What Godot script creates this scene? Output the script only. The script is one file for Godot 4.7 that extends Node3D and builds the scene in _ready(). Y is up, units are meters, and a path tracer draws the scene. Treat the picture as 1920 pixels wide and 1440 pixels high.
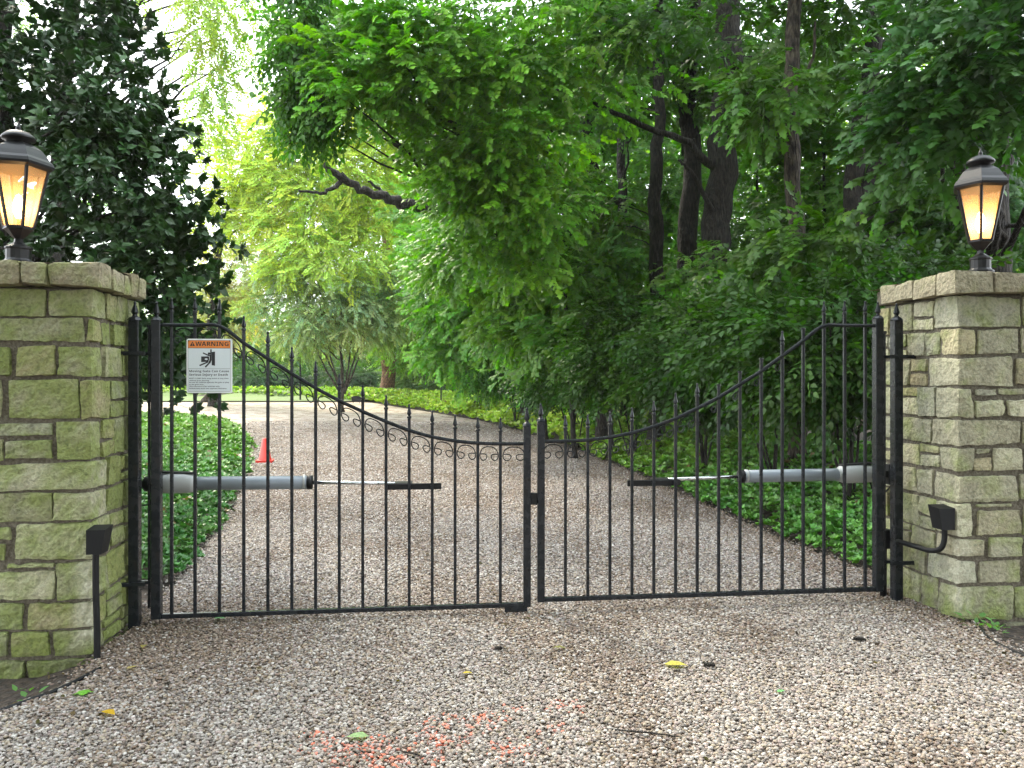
extends Node3D
# A gravel drive behind a double wrought iron gate between two stone piers with lanterns, under trees.

const F := 1478.0                       # focal length in pixels of the 1920 wide photograph
const YAW := 0.11467                    # the gate stands 6.57 degrees off square
const GATE := Vector3(-2.348, 0.0, -5.21)
var rng := RandomNumberGenerator.new()
var nz := FastNoiseLite.new()
var nlow := FastNoiseLite.new()
var M := {}
var counts := {}

# ------------------------------------------------------------------ naming and tagging
func numbered(called: String) -> String:
	var n: int = counts.get(called, 0)
	counts[called] = n + 1
	return called if n == 0 else "%s_%03d" % [called, n]

func tag(o: Node3D, label: String, category: String, group := "", kind := "") -> void:
	if label: o.set_meta("label", label)
	if category: o.set_meta("category", category)
	if group: o.set_meta("group", group)
	if kind: o.set_meta("kind", kind)

func thing(called: String, label: String, category: String, where := Vector3.ZERO, turn := 0.0, group := "") -> Node3D:
	var o := Node3D.new()
	o.name = numbered(called)
	add_child(o)
	o.position = where
	o.rotation.y = turn
	tag(o, label, category, group)
	return o

func put(called: String, mesh: Mesh, mat: Material, parent: Node3D = null) -> MeshInstance3D:
	var o := MeshInstance3D.new()
	if parent == null:
		o.name = numbered(called)
		add_child(o)
	else:
		var n: int = parent.get_meta("n_" + called, 0)
		parent.set_meta("n_" + called, n + 1)
		o.name = called if n == 0 else "%s_%03d" % [called, n]
		parent.add_child(o, true)
	o.mesh = mesh
	o.material_override = mat
	return o

func part(called: String, st: SurfaceTool, mat: Material, parent: Node3D = null) -> MeshInstance3D:
	st.generate_normals()
	return put(called, st.commit(), mat, parent)

func multi(called: String, mesh: Mesh, mat: Material, buf: PackedFloat32Array, parent: Node3D = null) -> MultiMeshInstance3D:
	var mm := MultiMesh.new()
	mm.transform_format = MultiMesh.TRANSFORM_3D
	mm.use_colors = true
	mm.mesh = mesh
	mm.instance_count = buf.size() / 16
	for i in mm.instance_count:
		var k := i * 16
		mm.set_instance_transform(i, Transform3D(Basis(Vector3(buf[k], buf[k + 4], buf[k + 8]), Vector3(buf[k + 1], buf[k + 5], buf[k + 9]), Vector3(buf[k + 2], buf[k + 6], buf[k + 10])), Vector3(buf[k + 3], buf[k + 7], buf[k + 11])))
		mm.set_instance_color(i, Color(buf[k + 12], buf[k + 13], buf[k + 14], 1.0))
	var o := MultiMeshInstance3D.new()
	o.multimesh = mm
	o.material_override = mat
	if parent == null:
		o.name = numbered(called)
		add_child(o)
	else:
		var n: int = parent.get_meta("n_" + called, 0)
		parent.set_meta("n_" + called, n + 1)
		o.name = called if n == 0 else "%s_%03d" % [called, n]
		parent.add_child(o, true)
	o.set_meta("kind", "stuff")
	return o

func push(buf: PackedFloat32Array, t: Transform3D, c: Color) -> void:
	var b := t.basis
	buf.append_array(PackedFloat32Array([b.x.x, b.y.x, b.z.x, t.origin.x, b.x.y, b.y.y, b.z.y, t.origin.y, b.x.z, b.y.z, b.z.z, t.origin.z, c.r, c.g, c.b, 1.0]))

# ------------------------------------------------------------------ places
func at(px: float, py: float, d: float) -> Vector3:
	return Vector3((px - 960.0) / F * d, 1.6 - (py - 720.0) / F * d, -d)

func lerp_table(t: Array, x: float) -> float:
	if x <= t[0][0]: return t[0][1]
	for i in range(1, t.size()):
		if x <= t[i][0]:
			var k: float = (x - t[i - 1][0]) / (t[i][0] - t[i - 1][0])
			return lerpf(t[i - 1][1], t[i][1], k)
	return t[-1][1]

var RISE := [[13.0, 0.0], [17.0, 0.04], [20.0, 0.1], [25.0, 0.25], [30.0, 0.4], [35.0, 0.54], [40.0, 0.74], [45.0, 0.93], [60.0, 1.25], [90.0, 1.9], [140.0, 2.4]]
var REDGE := [[-6.0, 3.6], [3.0, 3.0], [4.6, 2.98], [5.2, 3.02], [6.57, 3.07], [7.9, 2.77], [11.0, 2.5], [13.9, 2.2], [17.0, 1.75], [19.7, 1.2], [23.0, 0.35], [27.4, -1.1], [33.0, -3.8], [38.5, -6.8], [43.0, -12.0], [46.0, -26.0]]
var LEDGE := [[-6.0, -3.2], [3.0, -2.75], [3.8, -2.5], [4.15, -2.32], [5.2, -2.5], [6.57, -2.73], [9.85, -3.5], [14.8, -4.9], [20.0, -6.6], [25.0, -8.8], [27.5, -11.0], [28.6, -16.0], [29.4, -30.0], [30.5, -48.0]]

func gh(x: float, z: float) -> float:
	var d := -z
	var y := lerp_table(RISE, d)
	var s := x - lerp_table(REDGE, d)
	if s > 0.0 and d > 5.6:
		y += 0.5 * smoothstep(0.1, 2.2, s) * smoothstep(5.8, 8.6, d) * (1.0 - 0.5 * smoothstep(20.0, 34.0, d))
	var w := lerp_table(LEDGE, d) - x
	if w > 0.0 and d < 5.2: y -= 0.08 * smoothstep(0.0, 0.25, w)
	return y

func on_ground(x: float, z: float, lift := 0.0) -> Vector3:
	return Vector3(x, gh(x, z) + lift, z)

# ------------------------------------------------------------------ mesh helpers
func begin(smooth := true) -> SurfaceTool:
	var st := SurfaceTool.new()
	st.begin(Mesh.PRIMITIVE_TRIANGLES)
	st.set_smooth_group(0 if smooth else -1)
	return st

func tri(st: SurfaceTool, a: Vector3, b: Vector3, c: Vector3) -> void:
	st.add_vertex(a); st.add_vertex(b); st.add_vertex(c)

func tri_out(st: SurfaceTool, a: Vector3, b: Vector3, c: Vector3, from: Vector3) -> void:
	if (c - a).cross(b - a).dot((a + b + c) / 3.0 - from) < 0.0:
		tri(st, a, c, b)
	else:
		tri(st, a, b, c)

func quad_out(st: SurfaceTool, a: Vector3, b: Vector3, c: Vector3, d: Vector3, from: Vector3) -> void:
	tri_out(st, a, b, c, from)
	tri_out(st, a, c, d, from)

# a box with chamfered edges
func box(st: SurfaceTool, xf: Transform3D, size: Vector3, c := 0.004) -> void:
	var h := size * 0.5
	c = minf(c, minf(h.x, minf(h.y, h.z)) * 0.6)
	var o := xf.origin
	var v := func(s: Vector3, axis: int) -> Vector3:
		var p := Vector3(s.x * (h.x - c), s.y * (h.y - c), s.z * (h.z - c))
		p[axis] = s[axis] * h[axis]
		return xf * p
	for a in 3:
		var b := (a + 1) % 3
		var e := (a + 2) % 3
		for s in [-1.0, 1.0]:
			var q: Array[Vector3] = []
			for w in [[-1.0, -1.0], [1.0, -1.0], [1.0, 1.0], [-1.0, 1.0]]:
				var k := Vector3.ZERO
				k[a] = s; k[b] = w[0]; k[e] = w[1]
				q.append((v as Callable).call(k, a))
			quad_out(st, q[0], q[1], q[2], q[3], o)
			for s2 in [-1.0, 1.0]:
				var k1 := Vector3.ZERO
				k1[a] = s; k1[b] = s2; k1[e] = -1.0
				var k2 := k1
				k2[e] = 1.0
				quad_out(st, (v as Callable).call(k1, a), (v as Callable).call(k2, a), (v as Callable).call(k2, b), (v as Callable).call(k1, b), o)
	for x in [-1.0, 1.0]:
		for y in [-1.0, 1.0]:
			for z in [-1.0, 1.0]:
				var k := Vector3(x, y, z)
				tri_out(st, (v as Callable).call(k, 0), (v as Callable).call(k, 1), (v as Callable).call(k, 2), o)

func box_at(st: SurfaceTool, center: Vector3, size: Vector3, c := 0.004) -> void:
	box(st, Transform3D(Basis(), center), size, c)

func side_axis(dir: Vector3) -> Vector3:
	var up := Vector3.UP if absf(dir.y) < 0.9 else Vector3.RIGHT
	return up.cross(dir).normalized()

func tube(st: SurfaceTool, pts: Array, radii: Array, sides := 8, closed := true, rough := 0.0) -> void:
	var rings: Array = []
	var n := pts.size()
	var u := Vector3.ZERO
	for i in n:
		var dir: Vector3 = (pts[mini(i + 1, n - 1)] - pts[maxi(i - 1, 0)]).normalized()
		if i == 0:
			u = side_axis(dir)
		else:
			u = (u - dir * u.dot(dir)).normalized()
		var w := dir.cross(u)
		var ring: Array[Vector3] = []
		for k in sides:
			var a := TAU * k / sides
			var r: float = radii[i]
			if rough > 0.0:
				r *= 1.0 + rough * nz.get_noise_3d(pts[i].x * 3.0 + cos(a) * 9.0, pts[i].y * 9.0, pts[i].z * 3.0 + sin(a) * 9.0)
			ring.append(pts[i] + (u * cos(a) + w * sin(a)) * r)
		rings.append(ring)
	for i in n - 1:
		var mid: Vector3 = (pts[i] + pts[i + 1]) * 0.5
		for k in sides:
			var k2 := (k + 1) % sides
			quad_out(st, rings[i][k], rings[i][k2], rings[i + 1][k2], rings[i + 1][k], mid)
	if closed:
		for e in [[0, 1], [n - 1, n - 2]]:
			for k in sides:
				tri_out(st, pts[e[0]], rings[e[0]][k], rings[e[0]][(k + 1) % sides], pts[e[1]])

func cyl(st: SurfaceTool, a: Vector3, b: Vector3, r: float, sides := 12, r2 := -1.0) -> void:
	tube(st, [a, b], [r, r if r2 < 0.0 else r2], sides)

# profile of [radius, height], turned about y
func lathe(st: SurfaceTool, prof: Array, sides := 12, base := Vector3.ZERO, turn := 0.0) -> void:
	for i in prof.size() - 1:
		var a: Array = prof[i]
		var b: Array = prof[i + 1]
		var mid := base + Vector3(0, (a[1] + b[1]) * 0.5, 0)
		# the inside of a flaring cap lies below or above its rim
		if absf(b[1] - a[1]) < 1e-5: mid.y += 0.1 * signf(b[0] - a[0])
		for k in sides:
			var t0 := turn + TAU * k / sides
			var t1 := turn + TAU * (k + 1) / sides
			var p0 := base + Vector3(cos(t0) * a[0], a[1], sin(t0) * a[0])
			var p1 := base + Vector3(cos(t1) * a[0], a[1], sin(t1) * a[0])
			var p2 := base + Vector3(cos(t1) * b[0], b[1], sin(t1) * b[0])
			var p3 := base + Vector3(cos(t0) * b[0], b[1], sin(t0) * b[0])
			if a[0] > 1e-5: tri_out(st, p0, p1, p2 if b[0] > 1e-5 else p3, mid)
			if b[0] > 1e-5: tri_out(st, p0, p2, p3, mid)

func smooth_path(pts: Array, steps := 5) -> Array:
	var out: Array = []
	for i in pts.size() - 1:
		var p0: Vector3 = pts[maxi(i - 1, 0)]
		var p3: Vector3 = pts[mini(i + 2, pts.size() - 1)]
		for k in steps:
			out.append(pts[i].cubic_interpolate(pts[i + 1], p0, p3, float(k) / steps))
	out.append(pts[-1])
	return out

func taper(n: int, r0: float, r1: float, p := 1.0) -> Array:
	var r: Array = []
	for i in n:
		r.append(lerpf(r0, r1, pow(float(i) / maxi(n - 1, 1), p)))
	return r

# a flat polygon in x,y with a little thickness in z
func slab(st: SurfaceTool, poly: PackedVector2Array, z0: float, z1: float) -> void:
	var idx := Geometry2D.triangulate_polygon(poly)
	var c := Vector3.ZERO
	for p in poly: c += Vector3(p.x, p.y, (z0 + z1) * 0.5) / poly.size()
	for i in range(0, idx.size(), 3):
		for z in [z0, z1]:
			var f := Vector3(c.x, c.y, (z0 + z1) * 0.5)
			var a := Vector3(poly[idx[i]].x, poly[idx[i]].y, z)
			var b := Vector3(poly[idx[i + 1]].x, poly[idx[i + 1]].y, z)
			var d := Vector3(poly[idx[i + 2]].x, poly[idx[i + 2]].y, z)
			tri_out(st, a, b, d, (a + b + d) / 3.0 + Vector3(0, 0, f.z - z))
	var cw := Geometry2D.is_polygon_clockwise(poly)
	for i in poly.size():
		var p := poly[i]
		var q := poly[(i + 1) % poly.size()]
		var out2 := Vector2(q.y - p.y, p.x - q.x) * (-1.0 if cw else 1.0)
		var m := Vector3((p.x + q.x) * 0.5 - out2.x, (p.y + q.y) * 0.5 - out2.y, (z0 + z1) * 0.5)
		quad_out(st, Vector3(p.x, p.y, z0), Vector3(q.x, q.y, z0), Vector3(q.x, q.y, z1), Vector3(p.x, p.y, z1), m)

# a quarried stone: a box with worn edges and an uneven face; tint(p) colours its points
func rough_block(st: SurfaceTool, center: Vector3, size: Vector3, r: float, amp: float, tint: Callable, cell := 0.035) -> void:
	var n := Vector3i(clampi(roundi(size.x / cell), 2, 16), clampi(roundi(size.y / cell), 2, 10), clampi(roundi(size.z / cell), 2, 10))
	var h := size * 0.5
	r = minf(r, minf(h.x, minf(h.y, h.z)) * 0.8)
	var inner := h - Vector3(r, r, r)
	var sk: Array[Vector3] = []
	for i in 8: sk.append(Vector3(rng.randf_range(-1, 1), rng.randf_range(-1, 1), rng.randf_range(-1, 1)) * minf(0.011, size.y * 0.09))
	var shift := Vector3(rng.randf(), rng.randf(), rng.randf()) * 50.0
	var bend := func(p: Vector3) -> Vector3:
		var q := p.clamp(-inner, inner)
		var dir := (p - q).normalized()
		var o := q + dir * r
		var t := (p + h) / size
		var c := Vector3.ZERO
		for i in 8:
			c += sk[i] * ((t.x if i & 1 else 1.0 - t.x) * (t.y if i & 2 else 1.0 - t.y) * (t.z if i & 4 else 1.0 - t.z))
		var s := p + shift
		var k := nlow.get_noise_3dv(s * 9.0) * 1.1 + nz.get_noise_3dv(s * 34.0) * 0.8
		return center + o + c + dir * amp * k
	for a in 3:
		var b := (a + 1) % 3
		var e := (a + 2) % 3
		for s in [-1.0, 1.0]:
			var g: Array = []
			for i in n[b] + 1:
				for j in n[e] + 1:
					var p := Vector3.ZERO
					p[a] = s * h[a]
					# finer near the rim so that it rounds
					var ti := -cos(PI * i / n[b]) * 0.5 + 0.5
					var tj := -cos(PI * j / n[e]) * 0.5 + 0.5
					p[b] = lerpf(-h[b], h[b], lerpf(float(i) / n[b], ti, 0.35))
					p[e] = lerpf(-h[e], h[e], lerpf(float(j) / n[e], tj, 0.35))
					g.append((bend as Callable).call(p))
			var w := n[e] + 1
			for i in n[b]:
				for j in n[e]:
					var q := [g[i * w + j], g[(i + 1) * w + j], g[(i + 1) * w + j + 1], g[i * w + j + 1]]
					for f in [[0, 1, 2], [0, 2, 3]]:
						var x: Vector3 = q[f[0]]
						var y: Vector3 = q[f[1]]
						var z: Vector3 = q[f[2]]
						if (z - x).cross(y - x).dot((x + y + z) / 3.0 - center) < 0.0:
							var sw := y
							y = z
							z = sw
						for p in [x, y, z]:
							st.set_color((tint as Callable).call(p))
							st.add_vertex(p)

# ------------------------------------------------------------------ materials
func lin(r: float, g: float, b: float) -> Color:
	return Color(r, g, b).linear_to_srgb()

func noise_tex(freq: float, ramp: Array, oct := 4, seed_ := 1, kind := FastNoiseLite.TYPE_SIMPLEX_SMOOTH, size := 512, as_normal := false, bump := 4.0) -> NoiseTexture2D:
	var t := NoiseTexture2D.new()
	t.width = size; t.height = size
	t.seamless = true
	var n := FastNoiseLite.new()
	n.noise_type = kind
	n.seed = seed_
	n.frequency = freq
	n.fractal_octaves = oct
	if kind == FastNoiseLite.TYPE_CELLULAR:
		n.cellular_return_type = FastNoiseLite.RETURN_CELL_VALUE
	t.noise = n
	t.as_normal_map = as_normal
	t.bump_strength = bump
	if ramp.size():
		var g := Gradient.new()
		var off := PackedFloat32Array()
		var col := PackedColorArray()
		for s in ramp:
			off.append(s[0])
			col.append(s[1])
		g.offsets = off
		g.colors = col
		t.color_ramp = g
	return t

func mat(name_: String, col: Color, rough := 0.8, metal := 0.0) -> StandardMaterial3D:
	var m := StandardMaterial3D.new()
	m.resource_name = name_
	m.albedo_color = col
	m.roughness = rough
	m.metallic = metal
	M[name_] = m
	return m

func triplanar(m: StandardMaterial3D, scale_: float, tex: Texture2D, height: Texture2D = null, depth := 0.6) -> void:
	m.uv1_triplanar = true
	m.uv1_world_triplanar = true
	m.uv1_scale = Vector3(scale_, scale_, scale_)
	m.albedo_texture = tex
	if height:
		m.heightmap_enabled = true
		m.heightmap_texture = height
		m.heightmap_scale = depth

func leaf_mat(name_: String, back: Color, rough := 0.5, spec := 0.5) -> void:
	var m := mat(name_, Color.WHITE, rough)
	m.vertex_color_use_as_albedo = true
	m.backlight_enabled = true
	m.backlight = back
	m.metallic_specular = spec
	m.cull_mode = BaseMaterial3D.CULL_DISABLED

func make_materials() -> void:
	var bw := [[0.0, Color.BLACK], [1.0, Color.WHITE]]
	var grain := noise_tex(0.02, bw, 5, 5)
	var fine := noise_tex(0.06, bw, 4, 8)
	var m := mat("iron", lin(0.013, 0.0155, 0.019), 0.48)
	m.metallic_specular = 0.35
	m.roughness_texture = noise_tex(0.03, [[0.0, Color(0.35, 0.35, 0.35)], [1.0, Color(0.8, 0.8, 0.8)]], 4, 3, FastNoiseLite.TYPE_SIMPLEX_SMOOTH, 256)
	m.uv1_triplanar = true
	m.uv1_scale = Vector3(1.6, 1.6, 1.6)
	m.heightmap_enabled = true
	m.heightmap_texture = fine
	m.heightmap_scale = 0.012
	m.albedo_texture = noise_tex(0.02, [[0.0, Color(1, 1, 1)], [0.62, Color(0.95, 0.95, 0.95)], [0.85, Color(1.0, 0.9, 0.82)], [1.0, Color(1.0, 0.84, 0.72)]], 5, 91, FastNoiseLite.TYPE_SIMPLEX_SMOOTH, 256)
	mat("plastic_black", lin(0.006, 0.0065, 0.0075), 0.5)
	M.plastic_black.metallic_specular = 0.35
	mat("lamp_black", lin(0.007, 0.007, 0.008), 0.42)
	M.lamp_black.metallic_specular = 0.4
	m = mat("grey_paint", lin(0.2, 0.23, 0.26), 0.32)
	m = mat("light_grey", lin(0.34, 0.355, 0.35), 0.45)
	mat("chrome", lin(0.6, 0.62, 0.64), 0.22, 1.0)
	m = mat("sign_white", lin(0.62, 0.68, 0.72), 0.35)
	mat("sign_rim", lin(0.75, 0.78, 0.8), 0.4)
	mat("sign_orange", lin(0.72, 0.21, 0.03), 0.4)
	mat("ink", lin(0.012, 0.012, 0.016), 0.5)
	mat("cone_orange", lin(0.62, 0.028, 0.014), 0.5)
	# stone
	var ramp := [[0.0, Color(0.62, 0.62, 0.56)], [0.35, Color(0.80, 0.79, 0.71)], [0.55, Color(0.92, 0.90, 0.82)], [0.8, Color(0.80, 0.80, 0.72)], [1.0, Color(1, 0.98, 0.92)]]
	m = mat("stone", Color.WHITE, 0.88)
	m.vertex_color_use_as_albedo = true
	triplanar(m, 1.6, noise_tex(0.012, ramp, 6, 21, FastNoiseLite.TYPE_SIMPLEX_SMOOTH, 1024), noise_tex(0.018, bw, 6, 22, FastNoiseLite.TYPE_SIMPLEX_SMOOTH, 1024), 1.1)
	m = mat("mortar", lin(0.19, 0.17, 0.13), 0.95)
	triplanar(m, 2.5, noise_tex(0.03, [[0.0, Color(0.6, 0.58, 0.55)], [1.0, Color.WHITE]], 5, 31), grain, 0.9)
	m = mat("cap_mortar", lin(0.27, 0.19, 0.125), 0.95)
	triplanar(m, 1.5, noise_tex(0.02, [[0.0, Color(0.65, 0.6, 0.58)], [1.0, Color.WHITE]], 5, 33), grain, 0.6)
	# ground
	m = mat("soil", lin(0.06, 0.046, 0.034), 0.95)
	triplanar(m, 0.9, noise_tex(0.03, [[0.0, Color(0.35, 0.33, 0.3)], [0.6, Color(0.9, 0.85, 0.8)], [1.0, Color.WHITE]], 6, 41), grain, 3.0)
	m = mat("gravel_bed", Color.WHITE, 0.9)
	m.vertex_color_use_as_albedo = true
	var cells := noise_tex(0.075, [[0.0, Color(0.45, 0.41, 0.38)], [0.3, Color(0.75, 0.7, 0.66)], [0.6, Color(0.85, 0.8, 0.76)], [1.0, Color(1, 1, 1)]], 2, 43, FastNoiseLite.TYPE_CELLULAR, 1024)
	triplanar(m, 0.53, cells, noise_tex(0.07, bw, 2, 44, FastNoiseLite.TYPE_SIMPLEX, 1024), 1.5)
	m.detail_enabled = true
	m.detail_blend_mode = BaseMaterial3D.BLEND_MODE_MUL
	m.detail_uv_layer = BaseMaterial3D.DETAIL_UV_1
	m.detail_albedo = noise_tex(0.004, [[0.0, Color(0.72, 0.66, 0.6)], [0.5, Color(0.95, 0.93, 0.9)], [1.0, Color.WHITE]], 3, 45)
	m = mat("lawn", lin(0.14, 0.2, 0.05), 0.9)
	triplanar(m, 0.5, noise_tex(0.05, [[0.0, Color(0.6, 0.65, 0.5)], [1.0, Color.WHITE]], 5, 47), grain, 3.0)
	m = mat("pebble", Color.WHITE, 0.7)
	m.vertex_color_use_as_albedo = true
	# bark
	for b in [["bark", lin(0.036, 0.029, 0.023)], ["bark_light", lin(0.09, 0.072, 0.056)], ["bark_red", lin(0.3, 0.16, 0.1)]]:
		m = mat(b[0], b[1], 0.95)
		triplanar(m, 1.0, noise_tex(0.03, [[0.0, Color(0.25, 0.25, 0.25)], [0.45, Color(0.6, 0.58, 0.55)], [0.7, Color(0.95, 0.95, 0.9)], [1.0, Color.WHITE]], 5, 51, FastNoiseLite.TYPE_SIMPLEX_SMOOTH, 256), noise_tex(0.03, bw, 5, 52, FastNoiseLite.TYPE_SIMPLEX_SMOOTH, 256), 6.0)
		m.uv1_scale = Vector3(3.0, 0.7, 3.0)
	# leaves
	leaf_mat("leaf_maple", Color(0.85, 1.0, 0.3), 0.48, 0.5)
	leaf_mat("leaf_gloss", Color(0.42, 0.5, 0.15), 0.42, 0.42)
	leaf_mat("leaf_soft", Color(0.9, 1.0, 0.4), 0.6, 0.4)
	leaf_mat("leaf_cover", Color(0.6, 0.75, 0.25), 0.42, 0.5)
	mat("bulb", Color(1, 0.85, 0.6))
	m = M["bulb"]
	m.emission_enabled = true
	m.emission = Color(1.0, 0.82, 0.55)
	m.emission_energy_multiplier = 6.0
	m = mat("amber_glass", Color(0.95, 0.82, 0.64, 0.3), 0.6)
	m.transparency = BaseMaterial3D.TRANSPARENCY_ALPHA
	m.backlight_enabled = true
	m.backlight = Color(1.0, 0.84, 0.62)

# ------------------------------------------------------------------ leaves
# a leaf lies in x,z: it starts at the origin and points along +z, its upper side is +y
func leaf_shape(st: SurfaceTool, xf: Transform3D, kind: String, size: float, col: Color) -> void:
	st.set_color(col)
	if kind == "maple":
		var half := [[0.0, 0.0], [0.36, 0.05], [0.26, 0.24], [0.6, 0.5], [0.27, 0.55], [0.22, 0.78], [0.0, 1.05]]
		var mid := xf * (Vector3(0, 0.03, 0.36) * size)
		for s in [-1.0, 1.0]:
			for i in half.size() - 1:
				var a: Array = half[i]
				var b: Array = half[i + 1]
				var pa := xf * (Vector3(a[0] * s, -0.25 * a[0] * a[0] - 0.08 * a[1] * a[1], a[1]) * size)
				var pb := xf * (Vector3(b[0] * s, -0.25 * b[0] * b[0] - 0.08 * b[1] * b[1], b[1]) * size)
				if s > 0: tri(st, mid, pa, pb)
				else: tri(st, mid, pb, pa)
	elif kind == "oval":
		var w := 0.235
		var rows := [[0.0, 0.0, 0.0], [0.8, 0.3, 0.02], [1.0, 0.62, 0.0], [0.0, 1.0, -0.1]]
		for s in [-1.0, 1.0]:
			for i in 3:
				var a: Array = rows[i]
				var b: Array = rows[i + 1]
				var ma := xf * (Vector3(0, a[2], a[1]) * size)
				var mb := xf * (Vector3(0, b[2], b[1]) * size)
				var ea := xf * (Vector3(a[0] * w * s, a[2] + 0.05 * a[0], a[1]) * size)
				var eb := xf * (Vector3(b[0] * w * s, b[2] + 0.05 * b[0], b[1]) * size)
				if i > 0: tri(st, ma, mb, ea) if s > 0 else tri(st, ma, ea, mb)
				if i < 2: tri(st, ea, mb, eb) if s > 0 else tri(st, ea, eb, mb)
	elif kind == "ovate":
		var w2 := 0.3
		var p0 := xf.origin
		var p1 := xf * (Vector3(0, -0.08, 1.0) * size)
		var m1 := xf * (Vector3(0, 0.02, 0.4) * size)
		for s in [-1.0, 1.0]:
			var e1 := xf * (Vector3(w2 * s, 0.05, 0.3) * size)
			var e2 := xf * (Vector3(w2 * 0.72 * s, 0.02, 0.66) * size)
			if s > 0:
				tri(st, p0, m1, e1); tri(st, e1, m1, e2); tri(st, m1, p1, e2)
			else:
				tri(st, p0, e1, m1); tri(st, e1, e2, m1); tri(st, m1, e2, p1)
	else:
		var e := 0.26
		var b0 := xf.origin
		var b1 := xf * (Vector3(0, 0, 1.0) * size)
		var l := xf * (Vector3(-e, 0.08, 0.45) * size)
		var r := xf * (Vector3(e, 0.08, 0.45) * size)
		tri(st, b0, b1, r)
		tri(st, b0, l, b1)

func look_basis(dir: Vector3, up: Vector3) -> Basis:
	var z := dir.normalized()
	var x := up.cross(z)
	if x.length() < 0.01: x = Vector3.RIGHT.cross(z)
	x = x.normalized()
	return Basis(x, z.cross(x), z)

# {mesh, leaves: [Transform3D], kind, size}
func sprig(kind: String, n: int, length: float, size: float, droop: float, whorl := false, twig := true) -> Dictionary:
	var st := begin(false)
	var places: Array = []
	for i in n:
		var t := (i + 0.6) / n
		var p := Vector3(0, -0.12 * length * t * t, length * t)
		var a: float
		var up := Vector3(rng.randf_range(-0.45, 0.45), 1.0, rng.randf_range(-0.5, 0.3))
		var dir: Vector3
		if whorl:
			a = TAU * i / n + rng.randf_range(-0.3, 0.3)
			dir = Vector3(cos(a), sin(a) * 0.75 + 0.1, 0.75 + rng.randf_range(-0.35, 0.25))
			p = Vector3(0, 0, length * (0.75 + 0.25 * rng.randf()))
			up = (Vector3(0, 0, 1.0) - dir * 0.3 + Vector3(0, 0.7, 0)).normalized()
		else:
			a = (1.0 if i % 2 else -1.0) * rng.randf_range(0.5, 1.3) * (1.0 - 0.5 * t)
			dir = Vector3(sin(a), -droop + rng.randf_range(-0.3, 0.25), cos(a))
			p += dir.normalized() * size * 0.25 * rng.randf()
		var b := look_basis(dir, up)
		var sc := rng.randf_range(0.72, 1.15)
		var xf := Transform3D(b.scaled(Vector3(sc, sc, sc)), p)
		places.append(xf)
		var v := rng.randf_range(0.68, 1.25)
		var w0 := rng.randf_range(-0.12, 0.2)
		leaf_shape(st, xf, kind, size, Color(v * (1.0 + w0), v, v * (1.0 - w0)))
	if twig:
		st.set_color(Color(0.45, 0.3, 0.35))
		var w := 0.0022 + 0.004 * length
		for k in 2:
			var s := Vector3(w, 0, 0) if k else Vector3(0, w, 0)
			var m := Vector3(0, -0.03 * length, length * 0.5)
			var e := Vector3(0, -0.12 * length, length)
			tri(st, s, -s, m + s * 0.6)
			tri(st, -s, m - s * 0.6, m + s * 0.6)
			tri(st, m + s * 0.6, m - s * 0.6, e)
	st.generate_normals()
	return {"mesh": st.commit(), "leaves": places, "kind": kind, "size": size}

var SP := {}
func make_sprigs() -> void:
	SP["maple"] = sprig("maple", 9, 0.46, 0.125, 0.12)
	SP["maple_small"] = sprig("maple", 11, 0.52, 0.11, 0.12)
	SP["magnolia"] = sprig("oval", 9, 0.14, 0.12, 0.0, true)
	SP["shrub"] = sprig("ovate", 11, 0.42, 0.082, 0.25)
	SP["fine"] = sprig("small", 26, 0.55, 0.085, 0.15, false)
	SP["hanging"] = sprig("ovate", 16, 0.5, 0.075, 0.1, false)
	SP["feather"] = sprig("small", 26, 0.5, 0.06, 0.3, false)
	SP["cover"] = sprig("ovate", 8, 0.03, 0.07, 0.0, true, false)

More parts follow.
